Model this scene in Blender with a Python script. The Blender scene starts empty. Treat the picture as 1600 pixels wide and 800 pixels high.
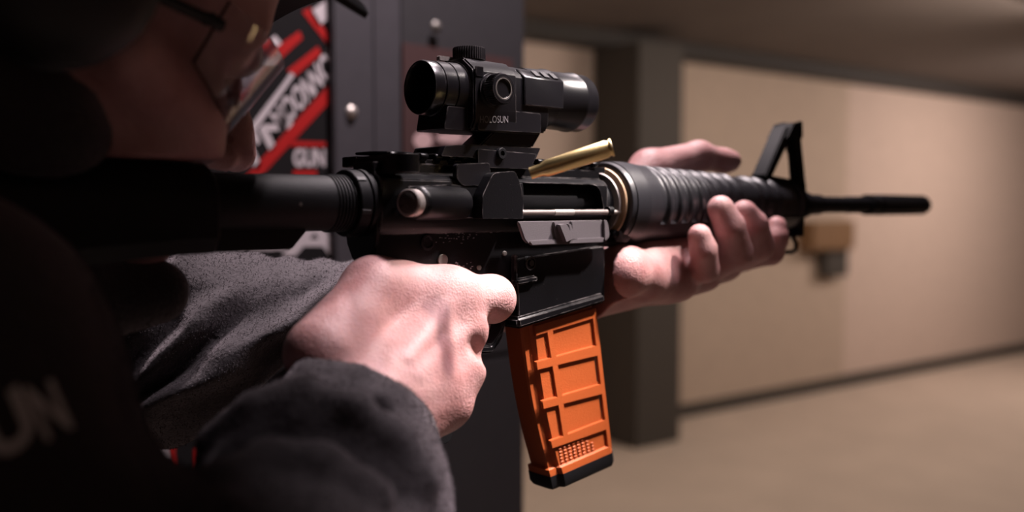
import bpy, bmesh, math, random
import numpy as np
from mathutils import Vector, Matrix
from mathutils.bvhtree import BVHTree
random.seed(7); np.random.seed(7)
C = bpy.context.scene.collection
scene = bpy.context.scene
H = 1.45                      # height of the rifle's bore above the floor (m)

# ------------------------------------------------------------------ camera
FPX = 1400.0
TH = math.radians(43)
Rv = np.array([math.cos(TH), -math.sin(TH), 0.0])
F0 = np.array([math.sin(TH), math.cos(TH), 0.0])
U0 = np.array([0, 0, 1.0])
PITCH = math.atan(77 / 1400)
Fv = F0 * math.cos(PITCH) - U0 * math.sin(PITCH)
Uv = U0 * math.cos(PITCH) + F0 * math.sin(PITCH)
CAM = np.array([-302.4, -402.8, -1.8])          # mm, rifle frame (X muzzle, Y left, Z up from the bore)
cam_d = bpy.data.cameras.new('camera')
cam = bpy.data.objects.new('camera', cam_d); C.objects.link(cam)
rot = Matrix([[Rv[i], Uv[i], -Fv[i]] for i in range(3)])
cam.matrix_world = Matrix.Translation(Vector(CAM * .001) + Vector((0, 0, H))) @ rot.to_4x4()
cam_d.sensor_width = 36; cam_d.lens = FPX / 1600 * 36
cam_d.clip_start = .02; cam_d.clip_end = 100
cam_d.dof.use_dof = True; cam_d.dof.focus_distance = .52; cam_d.dof.aperture_fstop = 3.5
scene.camera = cam
# ------------------------------------------------------------------ world, lights, exposure
w = bpy.data.worlds.new('world'); scene.world = w; w.use_nodes = True
w.node_tree.nodes['Background'].inputs[0].default_value = (.9, .85, .9, 1)
w.node_tree.nodes['Background'].inputs[1].default_value = .018

def area(name, loc, target, size, power, col, spread=180):
    d = bpy.data.lights.new(name, 'AREA'); d.shape = 'DISK'; d.size = size; d.energy = power; d.color = col
    d.spread = math.radians(spread)
    o = bpy.data.objects.new(name, d); C.objects.link(o); o.location = loc
    o.rotation_euler = (Vector(target) - Vector(loc)).to_track_quat('-Z', 'Y').to_euler()
    return o
sp = bpy.data.lights.new('booth_spot', 'SPOT'); sp.energy = 195; sp.color = (1, .88, .83); sp.spot_size = math.radians(15.5); sp.spot_blend = 1.0; sp.shadow_soft_size = .025
so = bpy.data.objects.new('booth_spot', sp); C.objects.link(so); so.location = (.58, -.42, H + .84)
so.rotation_euler = (Vector((.075, -.025, H - .095)) - so.location).to_track_quat('-Z', 'Y').to_euler()
area('booth_panel_lamp', (.20, -.32, H + .94), (-.115, -.05, H - .07), .22, 2.3, (1, .86, .92), 42)
area('booth_bench_lamp', (.40, .19, H + .98), (.08, .0, H), .13, 25, (1, .85, .87))
area('lane_lamp_near', (2.2, 1.6, H + 1.0), (2.4, 3.6, H - 1.0), 1.2, 31, (1, .82, .68))
area('lane_lamp_middle', (4.6, 1.2, H + 1.0), (4.8, 3.4, H - 1.0), 1.2, 37, (1, .8, .68))
area('lane_lamp_far', (7.4, 1.2, H + 1.0), (7.6, 3.4, H - 1.0), 1.4, 70, (1, .8, .7))
scene.view_settings.view_transform = 'Standard'; scene.view_settings.look = 'None'
scene.view_settings.exposure = 0.0; scene.view_settings.gamma = 1

# ------------------------------------------------------------------ helpers
def ray(px, py): return Fv + Rv * (px - 800) / FPX - Uv * (py - 400) / FPX
def P(px, py, Y):                      # point (mm) on the plane y = Y
    d = ray(px, py); return CAM + d * ((Y - CAM[1]) / d[1])
def PX(px, py, X):
    d = ray(px, py); return CAM + d * ((X - CAM[0]) / d[0])
def Q(px, py, Z): return CAM + ray(px, py) * Z
def S(px, Y=0.0, py=320): return float(P(px, py, Y)[0])
def SZ(pts, Y): return [(float(P(x, y, Y)[0]), float(P(x, y, Y)[2])) for x, y in pts]

def empty(name, loc, label=None, cat=None, group=None):
    o = bpy.data.objects.new(name, None); C.objects.link(o); o.location = loc
    o.empty_display_size = .05
    tag(o, label, cat, group); return o
def tag(o, label=None, cat=None, group=None, kind=None):
    if label: o['label'] = label
    if cat: o['category'] = cat
    if group: o['group'] = group
    if kind: o['kind'] = kind
    return o
BASE = {}
def base_of(p):
    while p.parent: p = p.parent
    return np.array(p.location)
def link_mesh(name, me, mat, parent=None, smooth=35):
    o = bpy.data.objects.new(name, me); C.objects.link(o)
    if mat: me.materials.append(mat)
    if smooth:
        me.polygons.foreach_set('use_smooth', [True] * len(me.polygons))
        if smooth < 180: me.set_sharp_from_angle(angle=math.radians(smooth))
    if parent: o.parent = parent
    return o
class MB:
    """collects shapes in rifle-frame millimetres, links them as one mesh"""
    def __init__(s): s.bm = bmesh.new()
    def merge(s, t):
        me = bpy.data.meshes.new('t'); t.to_mesh(me); s.bm.from_mesh(me); bpy.data.meshes.remove(me); t.free(); return s
    def raw(s, vs, fs):
        bv = [s.bm.verts.new([float(c) for c in v]) for v in vs]
        for f in fs:
            try: s.bm.faces.new([bv[i] for i in f])
            except ValueError: pass
        return s
    def prism(s, poly, a0, a1, axis='y', bev=0, seg=2):
        t = bmesh.new()
        def m(p, a): return (p[0], a, p[1]) if axis == 'y' else ((a, p[0], p[1]) if axis == 'x' else (p[0], p[1], a))
        v0 = [t.verts.new(m(p, a0)) for p in poly]; v1 = [t.verts.new(m(p, a1)) for p in poly]
        n = len(poly)
        t.faces.new(v0); t.faces.new(v1[::-1])
        for i in range(n): t.faces.new([v0[(i + 1) % n], v0[i], v1[i], v1[(i + 1) % n]])
        bmesh.ops.recalc_face_normals(t, faces=t.faces)
        if bev: bmesh.ops.bevel(t, geom=[e for e in t.edges], offset=bev, segments=seg, affect='EDGES', clamp_overlap=True)
        return s.merge(t)
    def box(s, lo, hi, bev=0, seg=2, mat=None):
        t = bmesh.new(); bmesh.ops.create_cube(t, size=1)
        lo = np.array(lo, float); hi = np.array(hi, float)
        for v in t.verts: v.co = Vector((lo + hi) / 2) + Vector([(hi - lo)[i] * v.co[i] for i in range(3)])
        if bev: bmesh.ops.bevel(t, geom=list(t.edges), offset=bev, segments=seg, affect='EDGES', clamp_overlap=True)
        if mat: bmesh.ops.transform(t, matrix=mat, verts=t.verts)
        return s.merge(t)
    def lathe(s, o, d, prof, n=40, cap=True, knurl=None):
        d = Vector(d).normalized(); o = Vector([float(c) for c in o])
        a = d.orthogonal().normalized(); b = d.cross(a)
        vs = []; fs = []
        for k, (t, r) in enumerate(prof):
            for i in range(n):
                rr = r
                if knurl and knurl[0] <= k <= knurl[1] and (i % 2): rr = r - knurl[2]
                an = 2 * math.pi * i / n
                vs.append(o + d * t + (a * math.cos(an) + b * math.sin(an)) * rr)
        for k in range(len(prof) - 1):
            for i in range(n):
                j = (i + 1) % n
                fs.append((k * n + i, k * n + j, (k + 1) * n + j, (k + 1) * n + i))
        if cap:
            fs.append(tuple(range(n))[::-1]); fs.append(tuple(range((len(prof) - 1) * n, len(prof) * n)))
        return s.raw(vs, fs)
    def tube(s, pts, r, n=12, closed=False):
        pts = [Vector([float(c) for c in p]) for p in pts]; m = len(pts)
        rs = r if isinstance(r, (list, tuple)) else [r] * m
        vs = []; fs = []; up = None
        for k, p in enumerate(pts):
            if closed: d = pts[(k + 1) % m] - pts[k - 1]
            else: d = pts[min(k + 1, m - 1)] - pts[max(k - 1, 0)]
            d.normalize()
            if up is None: up = d.orthogonal().normalized()
            up = (up - d * up.dot(d)).normalized(); b = d.cross(up)
            for i in range(n):
                an = 2 * math.pi * i / n; vs.append(p + (up * math.cos(an) + b * math.sin(an)) * rs[k])
        for k in range(m if closed else m - 1):
            k2 = (k + 1) % m
            for i in range(n):
                j = (i + 1) % n; fs.append((k * n + i, k * n + j, k2 * n + j, k2 * n + i))
        if not closed:
            fs.append(tuple(range(n))[::-1]); fs.append(tuple(range((m - 1) * n, m * n)))
        return s.raw(vs, fs)
    def build(s, name, mat, parent=None, smooth=35, label=None, kind=None, off=(0, 0, H)):
        bmesh.ops.recalc_face_normals(s.bm, faces=s.bm.faces)
        b = base_of(parent) if parent else np.zeros(3)
        me = bpy.data.meshes.new(name)
        sh = Vector(off) - Vector(b)
        bmesh.ops.scale(s.bm, vec=(.001,) * 3, verts=s.bm.verts)
        bmesh.ops.translate(s.bm, vec=sh, verts=s.bm.verts)
        s.bm.to_mesh(me); s.bm.free()
        o = link_mesh(name, me, mat, parent, smooth)
        tag(o, label, kind=kind); return o
def rpoly(pts, r, seg=4):               # polygon with filleted corners
    out = []; n = len(pts)
    for i in range(n):
        p = Vector(pts[i]); a = Vector(pts[i - 1]); b = Vector(pts[(i + 1) % n])
        rr = r[i] if isinstance(r, (list, tuple)) else r
        if rr <= 0: out.append(tuple(p)); continue
        da = (a - p); db = (b - p); q = min(rr, da.length * .45, db.length * .45)
        p0 = p + da.normalized() * q; p1 = p + db.normalized() * q
        for k in range(seg + 1):
            t = k / seg; out.append(tuple(p0 * (1 - t) ** 2 + p * 2 * t * (1 - t) + p1 * t * t))
    return out
def circ(cx, cz, r, n=32): return [(cx + r * math.cos(2 * math.pi * i / n), cz + r * math.sin(2 * math.pi * i / n)) for i in range(n)]
def cut(obj, cutter):
    m = obj.modifiers.new('b', 'BOOLEAN'); m.operation = 'DIFFERENCE'; m.object = cutter; m.solver = 'EXACT'
    dg = bpy.context.evaluated_depsgraph_get(); dg.update()
    me = bpy.data.meshes.new_from_object(obj.evaluated_get(dg)); obj.modifiers.clear()
    old = obj.data; obj.data = me; bpy.data.meshes.remove(old)
    me.polygons.foreach_set('use_smooth', [True] * len(me.polygons)); me.set_sharp_from_angle(angle=math.radians(35))
    bpy.data.objects.remove(cutter, do_unlink=True)
def text_quads(string, bold=.0, res=4):
    cu = bpy.data.curves.new('txt', 'FONT'); cu.body = string; cu.resolution_u = res; cu.offset = bold
    o = bpy.data.objects.new('txt', cu); C.objects.link(o)
    dg = bpy.context.evaluated_depsgraph_get(); dg.update()
    me = bpy.data.meshes.new_from_object(o.evaluated_get(dg))
    v = np.array([p.co[:] for p in me.vertices]); f = [tuple(p.vertices) for p in me.polygons]
    bpy.data.objects.remove(o, do_unlink=True); bpy.data.meshes.remove(me)
    v = v[:, :2]; v = (v - v.min(0)) / (v.max(0) - v.min(0)); return v, f
def text_px(mb, string, quad, Y, bold=.02):
    """lettering printed on the plane y = Y, inside the quad TL, TR, BR, BL"""
    v, f = text_quads(string, bold); q = [P(x, y, Y) for x, y in quad]
    vs = [(q[3] * (1 - a) + q[2] * a) * (1 - b) + (q[0] * (1 - a) + q[1] * a) * b for a, b in v]
    mb.raw(vs, f)

# ------------------------------------------------------------------ materials
def nmat(name):
    m = bpy.data.materials.new(name); m.use_nodes = True; nt = m.node_tree
    return m, nt, nt.nodes['Principled BSDF']
def mat(name, col, rough=.5, metal=0, bump=0, scale=200, var=0, spec=.5, speck=0, speckcol=(.5, .47, .48), speckscale=900, detail=4, wear=0, **kw):
    m, nt, b = nmat(name); N = nt.nodes; L = nt.links
    tc = N.new('ShaderNodeTexCoord')
    b.inputs['Base Color'].default_value = (*col, 1); b.inputs['Roughness'].default_value = rough
    b.inputs['Metallic'].default_value = metal; b.inputs['Specular IOR Level'].default_value = spec
    for k, v in kw.items(): b.inputs[k].default_value = v
    n = N.new('ShaderNodeTexNoise'); n.inputs['Scale'].default_value = scale; n.inputs['Detail'].default_value = detail
    L.new(tc.outputs['Object'], n.inputs['Vector'])
    if var or speck:
        mx = N.new('ShaderNodeMix'); mx.data_type = 'RGBA'
        mx.inputs['A'].default_value = (*[c * (1 - var) for c in col], 1); mx.inputs['B'].default_value = (*[min(1, c * (1 + var)) for c in col], 1)
        L.new(n.outputs['Fac'], mx.inputs['Factor']); out = mx.outputs['Result']
        if speck:
            n2 = N.new('ShaderNodeTexNoise'); n2.inputs['Scale'].default_value = speckscale; n2.inputs['Detail'].default_value = 2
            L.new(tc.outputs['Object'], n2.inputs['Vector'])
            r = N.new('ShaderNodeValToRGB'); r.color_ramp.elements[0].position = speck; r.color_ramp.elements[1].position = min(.99, speck + .03)
            L.new(n2.outputs['Fac'], r.inputs['Fac'])
            m2 = N.new('ShaderNodeMix'); m2.data_type = 'RGBA'; L.new(r.outputs['Color'], m2.inputs['Factor'])
            L.new(out, m2.inputs['A']); m2.inputs['B'].default_value = (*speckcol, 1); out = m2.outputs['Result']
        if wear:
            g = N.new('ShaderNodeNewGeometry'); r = N.new('ShaderNodeValToRGB'); bv_ = N.new('ShaderNodeBevel'); bv_.samples = 6; bv_.inputs['Radius'].default_value = .0007
            dt = N.new('ShaderNodeVectorMath'); dt.operation = 'DOT_PRODUCT'; L.new(bv_.outputs['Normal'], dt.inputs[0]); L.new(g.outputs['Normal'], dt.inputs[1])
            iv = N.new('ShaderNodeMath'); iv.operation = 'SUBTRACT'; iv.inputs[0].default_value = 1; L.new(dt.outputs['Value'], iv.inputs[1])
            r.color_ramp.elements[0].position = .02; r.color_ramp.elements[1].position = .14
            nw = N.new('ShaderNodeTexNoise'); nw.inputs['Scale'].default_value = 160; L.new(tc.outputs['Object'], nw.inputs['Vector'])
            ml = N.new('ShaderNodeMath'); ml.operation = 'MULTIPLY'; L.new(iv.outputs[0], r.inputs['Fac']); L.new(r.outputs['Color'], ml.inputs[0])
            r2 = N.new('ShaderNodeValToRGB'); r2.color_ramp.elements[0].position = .38; r2.color_ramp.elements[1].position = .62
            L.new(nw.outputs['Fac'], r2.inputs['Fac']); L.new(r2.outputs['Color'], ml.inputs[1])
            m3 = N.new('ShaderNodeMix'); m3.data_type = 'RGBA'; L.new(ml.outputs[0], m3.inputs['Factor']); L.new(out, m3.inputs['A'])
            m3.inputs['B'].default_value = (wear, wear * .9, wear * .9, 1); out = m3.outputs['Result']
        L.new(out, b.inputs['Base Color'])
    if bump:
        bp = N.new('ShaderNodeBump'); bp.inputs['Strength'].default_value = bump; bp.inputs['Distance'].default_value = .001
        L.new(n.outputs['Fac'], bp.inputs['Height']); L.new(bp.outputs['Normal'], b.inputs['Normal'])
    return m
M_metal = mat('black_anodised', (.0032, .003, .0038), .36, 0, .12, 1500, .2, .22, .74, (.08, .072, .075), 700, wear=.16)
M_metal2 = mat('black_phosphate', (.005, .0048, .006), .55, 0, .1, 1200, .2, .15)
M_scope = mat('scope_black', (.006, .0055, .007), .28, 0, .06, 1800, .15, .5, wear=.1)
M_poly = mat('black_polymer', (.008, .008, .0095), .5, 0, .25, 1500, .15, .24)
M_hg = mat('handguard_polymer', (.016, .0155, .019), .36, 0, .2, 1500, .15, .5)
M_dark = mat('dark_bore', (.004, .004, .005), .5)
M_steel = mat('worn_steel', (.5, .45, .42), .36, .65, .15, 900, .3)
M_pin = mat('grey_pin', (.16, .145, .135), .45, .5, .1, 1200, .2)
M_knob = mat('knob_grey', (.09, .086, .092), .5, .2)
M_ring = mat('ring_steel', (.26, .225, .21), .5, .3)
M_door = mat('dust_cover_grey', (.105, .092, .1), .5, .25, .12, 1400, .15)
M_rod = mat('hinge_brown', (.2, .165, .155), .4, .4, .1, 1400, .1)
M_tan = mat('tan_spring', (.42, .27, .16), .5, .15)
M_orange = mat('orange_polymer', (.43, .088, .018), .48, 0, .3, 1600, .1)
M_brass = mat('brass', (.95, .72, .34), .3, 1, .05, 500, .1)
M_glassdk = mat('lens_dark', (.004, .004, .006), .05, 0, spec=.8)
M_white = mat('print_white', (.5, .45, .475), .8, spec=.1)
M_greyprint = mat('print_grey', (.15, .14, .15), .6)
M_red = mat('print_red', (.36, .014, .014), .8, spec=.1)
M_poster = mat('print_black', (.012, .011, .012), .9, spec=.08)
M_panel = mat('steel_panel_grey', (.06, .056, .065), .5, .2, .05, 60, .12)
M_panel2 = mat('steel_panel_dark', (.04, .038, .042), .5, .2, .05, 60, .12)
M_maroon = mat('notice_maroon', (.05, .022, .022), .6, var=.2, scale=8)
M_palered = mat('print_pale_red', (.5, .34, .34), .6)
M_wall = mat('tan_plaster', (.56, .45, .39), .8, 0, .3, 12, .1)
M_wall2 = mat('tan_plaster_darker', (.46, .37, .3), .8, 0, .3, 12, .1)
M_floor = mat('concrete_floor', (.6, .5, .42), .6, 0, .2, 3, .14)
M_ceil = mat('brown_ceiling', (.13, .11, .1), .8, 0, .2, 2, .2)
M_beam = mat('dark_beam', (.03, .026, .024), .7)
M_pillar = mat('pillar_brown', (.05, .043, .037), .7)
M_wood = mat('orange_wood', (.2, .11, .05), .6, var=.3, scale=30)
M_cap = mat('cap_black', (.006, .006, .007), .85, 0, .3, 900)
M_muff = mat('muff_black', (.006, .006, .007), .5, 0, .1, 400)
M_lens, nt, b = nmat('clear_polycarbonate')
b.inputs['Base Color'].default_value = (.93, .93, .96, 1); b.inputs['Roughness'].default_value = .06
b.inputs['Transmission Weight'].default_value = 1; b.inputs['IOR'].default_value = 1.5
def fleece_mat(name, col):
    m, nt, b = nmat(name); N = nt.nodes; L = nt.links
    tc = N.new('ShaderNodeTexCoord')
    n = N.new('ShaderNodeTexNoise'); n.inputs['Scale'].default_value = 700; n.inputs['Detail'].default_value = 5
    n2 = N.new('ShaderNodeTexNoise'); n2.inputs['Scale'].default_value = 260; n2.inputs['Detail'].default_value = 3
    L.new(tc.outputs['Object'], n.inputs['Vector']); L.new(tc.outputs['Object'], n2.inputs['Vector'])
    mx = N.new('ShaderNodeMix'); mx.data_type = 'RGBA'; L.new(n.outputs['Fac'], mx.inputs['Factor'])
    mx.inputs['A'].default_value = (*[c * .55 for c in col], 1); mx.inputs['B'].default_value = (*[c * 1.5 for c in col], 1)
    L.new(mx.outputs['Result'], b.inputs['Base Color']); b.inputs['Roughness'].default_value = .95
    b.inputs['Specular IOR Level'].default_value = .1
    b.inputs['Sheen Weight'].default_value = .35; b.inputs['Sheen Roughness'].default_value = .5; b.inputs['Sheen Tint'].default_value = (.8, .7, .75, 1)
    ad = N.new('ShaderNodeMath'); ad.operation = 'MULTIPLY_ADD'; ad.inputs[1].default_value = 1.2
    L.new(n2.outputs['Fac'], ad.inputs[0]); L.new(n.outputs['Fac'], ad.inputs[2])
    bp = N.new('ShaderNodeBump'); bp.inputs['Strength'].default_value = .5; bp.inputs['Distance'].default_value = .0012
    L.new(ad.outputs[0], bp.inputs['Height']); L.new(bp.outputs['Normal'], b.inputs['Normal'])
    return m
M_fleece = fleece_mat('black_fleece', (.048, .043, .046))
M_nap = fleece_mat('fleece_fibre', (.075, .067, .072))
M_trouser = mat('dark_trouser', (.015, .015, .02), .9)
def skin_mat():
    m, nt, b = nmat('skin'); N = nt.nodes; L = nt.links
    tc = N.new('ShaderNodeTexCoord')
    n = N.new('ShaderNodeTexNoise'); n.inputs['Scale'].default_value = 45; n.inputs['Detail'].default_value = 5
    L.new(tc.outputs['Object'], n.inputs['Vector'])
    r = N.new('ShaderNodeValToRGB'); e = r.color_ramp.elements
    e[0].position = .32; e[0].color = (.40, .19, .185, 1); e[1].position = .68; e[1].color = (.54, .315, .305, 1)
    L.new(n.outputs['Fac'], r.inputs['Fac']); L.new(r.outputs['Color'], b.inputs['Base Color'])
    v = N.new('ShaderNodeTexVoronoi'); v.inputs['Scale'].default_value = 900; L.new(tc.outputs['Object'], v.inputs['Vector'])
    n2 = N.new('ShaderNodeTexNoise'); n2.inputs['Scale'].default_value = 260; n2.inputs['Detail'].default_value = 6
    L.new(tc.outputs['Object'], n2.inputs['Vector'])
    ad = N.new('ShaderNodeMath'); ad.operation = 'MULTIPLY_ADD'; ad.inputs[1].default_value = .6
    L.new(v.outputs['Distance'], ad.inputs[0]); L.new(n2.outputs['Fac'], ad.inputs[2])
    bp = N.new('ShaderNodeBump'); bp.inputs['Strength'].default_value = .5; bp.inputs['Distance'].default_value = .0008
    L.new(ad.outputs[0], bp.inputs['Height']); L.new(bp.outputs['Normal'], b.inputs['Normal'])
    b.inputs['Roughness'].default_value = .5; b.inputs['Specular IOR Level'].default_value = .4
    b.inputs['Subsurface Weight'].default_value = .15; b.inputs['Subsurface Radius'].default_value = (.006, .0025, .0015); b.inputs['Subsurface Scale'].default_value = 1
    return m
M_skin = skin_mat()
M_nail = mat('nail', (.62, .4, .36), .3)

# ================================================================== the setting
def struct(name, mb, m, parent=None, smooth=0):
    o = mb.build(name, m, parent, smooth)
    if not parent: o['kind'] = 'structure'
    return o
FZ = -1450.0; CZ = 1060.0
mb = MB().box((-3000, -3500, FZ - 100), (14000, 7500, FZ)); struct('floor', mb, M_floor)
mb = MB().box((-3000, -3500, CZ), (14000, 7500, CZ + 100)); struct('ceiling', mb, M_ceil)
# far wall through the floor line seen at (1000,665) and (1600,550)
W1 = Q(1000, 665, 1450 / ((665 - 323) / 1400)); W2 = Q(1600, 550, 1450 / ((550 - 323) / 1400))
W1[2] = W2[2] = 0
wd = (W2 - W1) / np.linalg.norm(W2 - W1); wn = np.array([-wd[1], wd[0], 0])
def wbox(mb, a0, a1, n0, n1, z0, z1, bev=0):        # box along the far wall: a along it, n outward from W1 (positive = beyond)
    Mx = Matrix(((wd[0], wn[0], 0, W1[0]), (wd[1], wn[1], 0, W1[1]), (0, 0, 1, 0), (0, 0, 0, 1)))
    return mb.box((a0, n0, z0), (a1, n1, z1), bev, 2, Mx)
struct('wall_left', wbox(MB(), -5200, 9500, 0, 100, FZ, CZ), M_wall)
wl = bpy.data.objects['wall_left']
cA_ = W1 + wd * 0
def along(px, py=320):                       # distance along the far wall of a pixel's ray
    d = ray(px, py); A_ = np.array([[d[0], -wd[0]], [d[1], -wd[1]]]); return float(np.linalg.solve(A_, (W1 - CAM)[:2])[1])
aS = along(1325)
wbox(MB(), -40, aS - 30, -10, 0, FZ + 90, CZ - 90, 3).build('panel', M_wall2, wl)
struct('wall_right', MB().box((-3000, -3600, FZ), (14000, -3500, CZ)), M_wall)
struct('wall_back', MB().box((-3100, -3500, FZ), (-3000, 7500, CZ)), M_wall)
struct('wall_front', MB().box((14000, -3500, FZ), (14100, 7500, CZ)), M_wall)
struct('baseboard_left', wbox(MB(), 60, 9400, -14, 0, FZ, FZ + 95, 3), M_pillar)
struct('trim_1', wbox(MB(), -5000, 9400, -170, 0, CZ - 95, CZ, 4), M_beam)
struct('trim_2', wbox(MB(), -4000, 9000, -2350, -2230, CZ - 60, CZ, 4), M_beam)
struct('trim_3', wbox(MB(), -430, -60, -420, -10, FZ, CZ - 95, 6), M_pillar)     # square column in front of the wall

struct('shade_header', MB().box((-900, -1000, 500), (108, 519, 540), 3), M_panel2)  # unseen header board over the booth, added to keep lamp light off the shooter
struct('shade_strip', MB().box((108, -60, 500), (182, 118, 540), 3), M_panel2)          # unseen strip added beside the header to shade the right arm and body

# booth divider on the shooter's left
DY = 520.0
sE = S(818, DY)                                       # its downrange end
struct('wall_divider', MB().box((-900, DY + 1, FZ), (sE, DY + 60, CZ)), M_panel2)
dv = bpy.data.objects['wall_divider']
s0, s1, s2 = S(515, DY), S(576, DY), S(622, DY)
MB().box((s0, DY - 12, FZ), (s1, DY + 1, CZ), 2).build('panel', M_panel, dv)
MB().box((s1 + 2, DY - 9, FZ), (s2, DY + 1, CZ), 2).build('panel', M_panel, dv)
MB().box((s2 + 2, DY - 5, FZ), (sE - 3, DY + 1, FZ + 1240), 2).build('panel', M_panel2, dv)
MB().box((s2 + 2, DY - 5, FZ + 1244), (sE - 3, DY + 1, CZ), 2).build('panel', M_panel2, dv)
def dome(px, py, r, m):
    c = P(px, py, DY - 12)
    return MB().lathe(c, (0, -1, 0), [(0, r), (1.5, r), (3.5, r * .8), (5, r * .4), (5.4, .3)], 20).build('bolt', m, dv)
dome(549, 175, 7.5, M_steel); dome(681, 42, 7.5, M_pin)

# black poster with red and white print
pz = empty('poster', (float(S(250, DY)) * .001, (DY) * .001, H - .4), 'black poster with red stripes and white lettering behind the shooter', 'poster')
Yp = DY - 1
sheet_lo = S(-200, DY); zt = P(400, -250, DY)[2]; zb = P(300, 900, DY)[2]
MB().box((sheet_lo, DY - 1, zb), (s0 - 1, DY + 1, zt)).build('sheet', M_poster, pz, 0)
mb = MB()
def strip(mb, pts, Y):
    mb.raw([P(x, y, Y) for x, y in pts], [tuple(range(len(pts)))])
for q in ([(385, 300), (375, 285), (516, 130), (516, 158)], [(425, 78), (468, 48), (473, 60), (432, 98)], [(448, 110), (497, 72), (502, 84), (462, 118)],
          [(472, 18), (486, 12), (516, 60), (514, 72)], [(455, 220), (509, 222), (509, 229), (455, 229)], [(458, 266), (495, 266), (495, 276), (458, 276)],
          [(264, 688), (273, 686), (275, 735), (266, 737)], [(303, 702), (318, 698), (318, 735), (305, 738)], [(200, 400), (240, 400), (240, 420), (200, 420)]):
    mb = MB(); strip(mb, q, Yp - .6); mb.build('red_stripe', M_red, pz, 0)
def letters(*a):
    mb = MB(); text_px(mb, *a); mb.build('lettering', M_white, pz, 0)
letters("I'M", [(380, 225), (440, 162), (458, 192), (400, 268)], Yp - .6, .03)
letters('NOON', [(420, 178), (482, 110), (492, 150), (440, 205)], Yp - .6, .03)
letters('NOW', [(480, 112), (530, 55), (545, 92), (492, 148)], Yp - .6, .03)
letters('GUN', [(458, 232), (508, 232), (508, 261), (458, 261)], Yp - .6, .04)
letters('RULES', [(330, 358), (450, 356), (450, 391), (330, 393)], Yp - .6, .04)
letters('A', [(452, 344), (535, 344), (535, 400), (440, 400)], Yp - .6, .03)
for q in ([(484, 18), (510, 0), (511, 30), (498, 42)], [(423, 60), (430, 55), (441, 68), (426, 80)], [(244, 694), (262, 690), (264, 720), (250, 724)],
          [(385, 205), (444, 128), (455, 112), (460, 118), (392, 215)]):
    mb = MB(); strip(mb, q, Yp - .6); mb.build('white_patch', M_white, pz, 0)

nt_ = empty('notice', (S(710, DY) * .001, DY * .001, H - .1), 'dark maroon notice with pale dots on the grey booth divider behind the scope', 'notice')
q = [P(x, y, DY - 6) for x, y in ((628, 66), (800, 72), (800, 330), (628, 330))]
MB().box((q[0][0], DY - 7.5, q[2][2]), (q[1][0], DY - 5, q[0][2])).build('sheet', M_maroon, nt_, 0)
for (x, y, rx, ry) in ((661, 219, 15, 14), (706, 215, 24, 9), (735, 218, 14, 9), (685, 255, 12, 12)):
    mb = MB(); strip(mb, [(x + rx * math.cos(a), y + ry * math.sin(a)) for a in np.linspace(0, 2 * math.pi, 20)[:-1]], DY - 8.2)
    mb.build('printed_dot', M_palered, nt_, 0)

# small bracket hanging on the far wall
a0, a1 = along(1243, 360), along(1308, 360)
bp_ = W1 + wd * (a0 + a1) / 2 - wn * 90
br = empty('target_bracket', (bp_[0] * .001, bp_[1] * .001, H - .2), 'small orange-brown wooden bracket with a dark post against the far tan wall', 'bracket')
wbox(MB(), a0, a1, -160, -20, -330, -110, 8).build('block', M_wood, br)
wbox(MB(), a0 + (a1 - a0) * .45, a1, -110, -30, -540, -330, 8).build('post', M_pillar, br)
wbox(MB(), a0 + 150, a0 + 240, -60, -14, -200, -150, 4).build('arm', M_pillar, br)

# ================================================================== the rifle
rifle = empty('rifle', (0, 0, H), 'black carbine with ribbed handguard, tube sight and orange magazine held at the shoulder', 'rifle')
# --- upper receiver
half = [(13, -16.5), (16.5, -12), (17, -4), (17, 8), (16.3, 12.5), (13, 15), (9.6, 16), (9.6, 22)]
cs = [(y, z) for y, z in half] + [(-y, z) for y, z in reversed(half)]
up = MB().prism(cs, -35, 143, 'x', .6).build('upper_receiver', M_metal, rifle)
pz0 = P(880, 287, -17)[2]; pz1 = P(880, 327, -17)[2]
pcut = MB().prism(rpoly([(S(818, -17), pz1), (S(944, -17), pz1), (S(936, -17), pz0), (S(818, -17), pz0)], [0, 2, 6, 0]), -40, -7.5, 'y').build('cutter', None)
bpy.context.view_layer.update(); cut(up, pcut)
mb = MB().lathe((58, -1, 3), (1, 0, 0), [(0, 11.5), (60, 11.5), (62, 10.5), (79, 10.5), (79.5, 8)], 40)
mb.build('bolt_carrier', M_metal2, up)
# rail with cross slots
rl = MB()
neck = [(8, 21), (8, 23), (10.6, 25), (10.6, 26.5), (9.5, 27.6)]
cs = [(y, z) for y, z in neck] + [(-y, z) for y, z in reversed(neck)]
lowc = [(8, 20.5), (8, 24.2), (-8, 24.2), (-8, 20.5)]
rl.prism(lowc, -24, 150, 'x')
s = -24.0
while s < 146:
    rl.prism(cs, s, min(s + 5.0, 150), 'x', .35, 1); s += 10.0
rl.build('top_rail', M_metal, up)
# case deflector
pl = SZ([(752, 342), (752, 306), (769, 270), (804, 267), (814, 296), (816, 342)], -25)
MB().prism(rpoly(pl, [1, 2, 3, 3, 2, 1]), -15, -26, 'y', 1.1, 2).build('case_deflector', M_metal, up)
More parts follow.
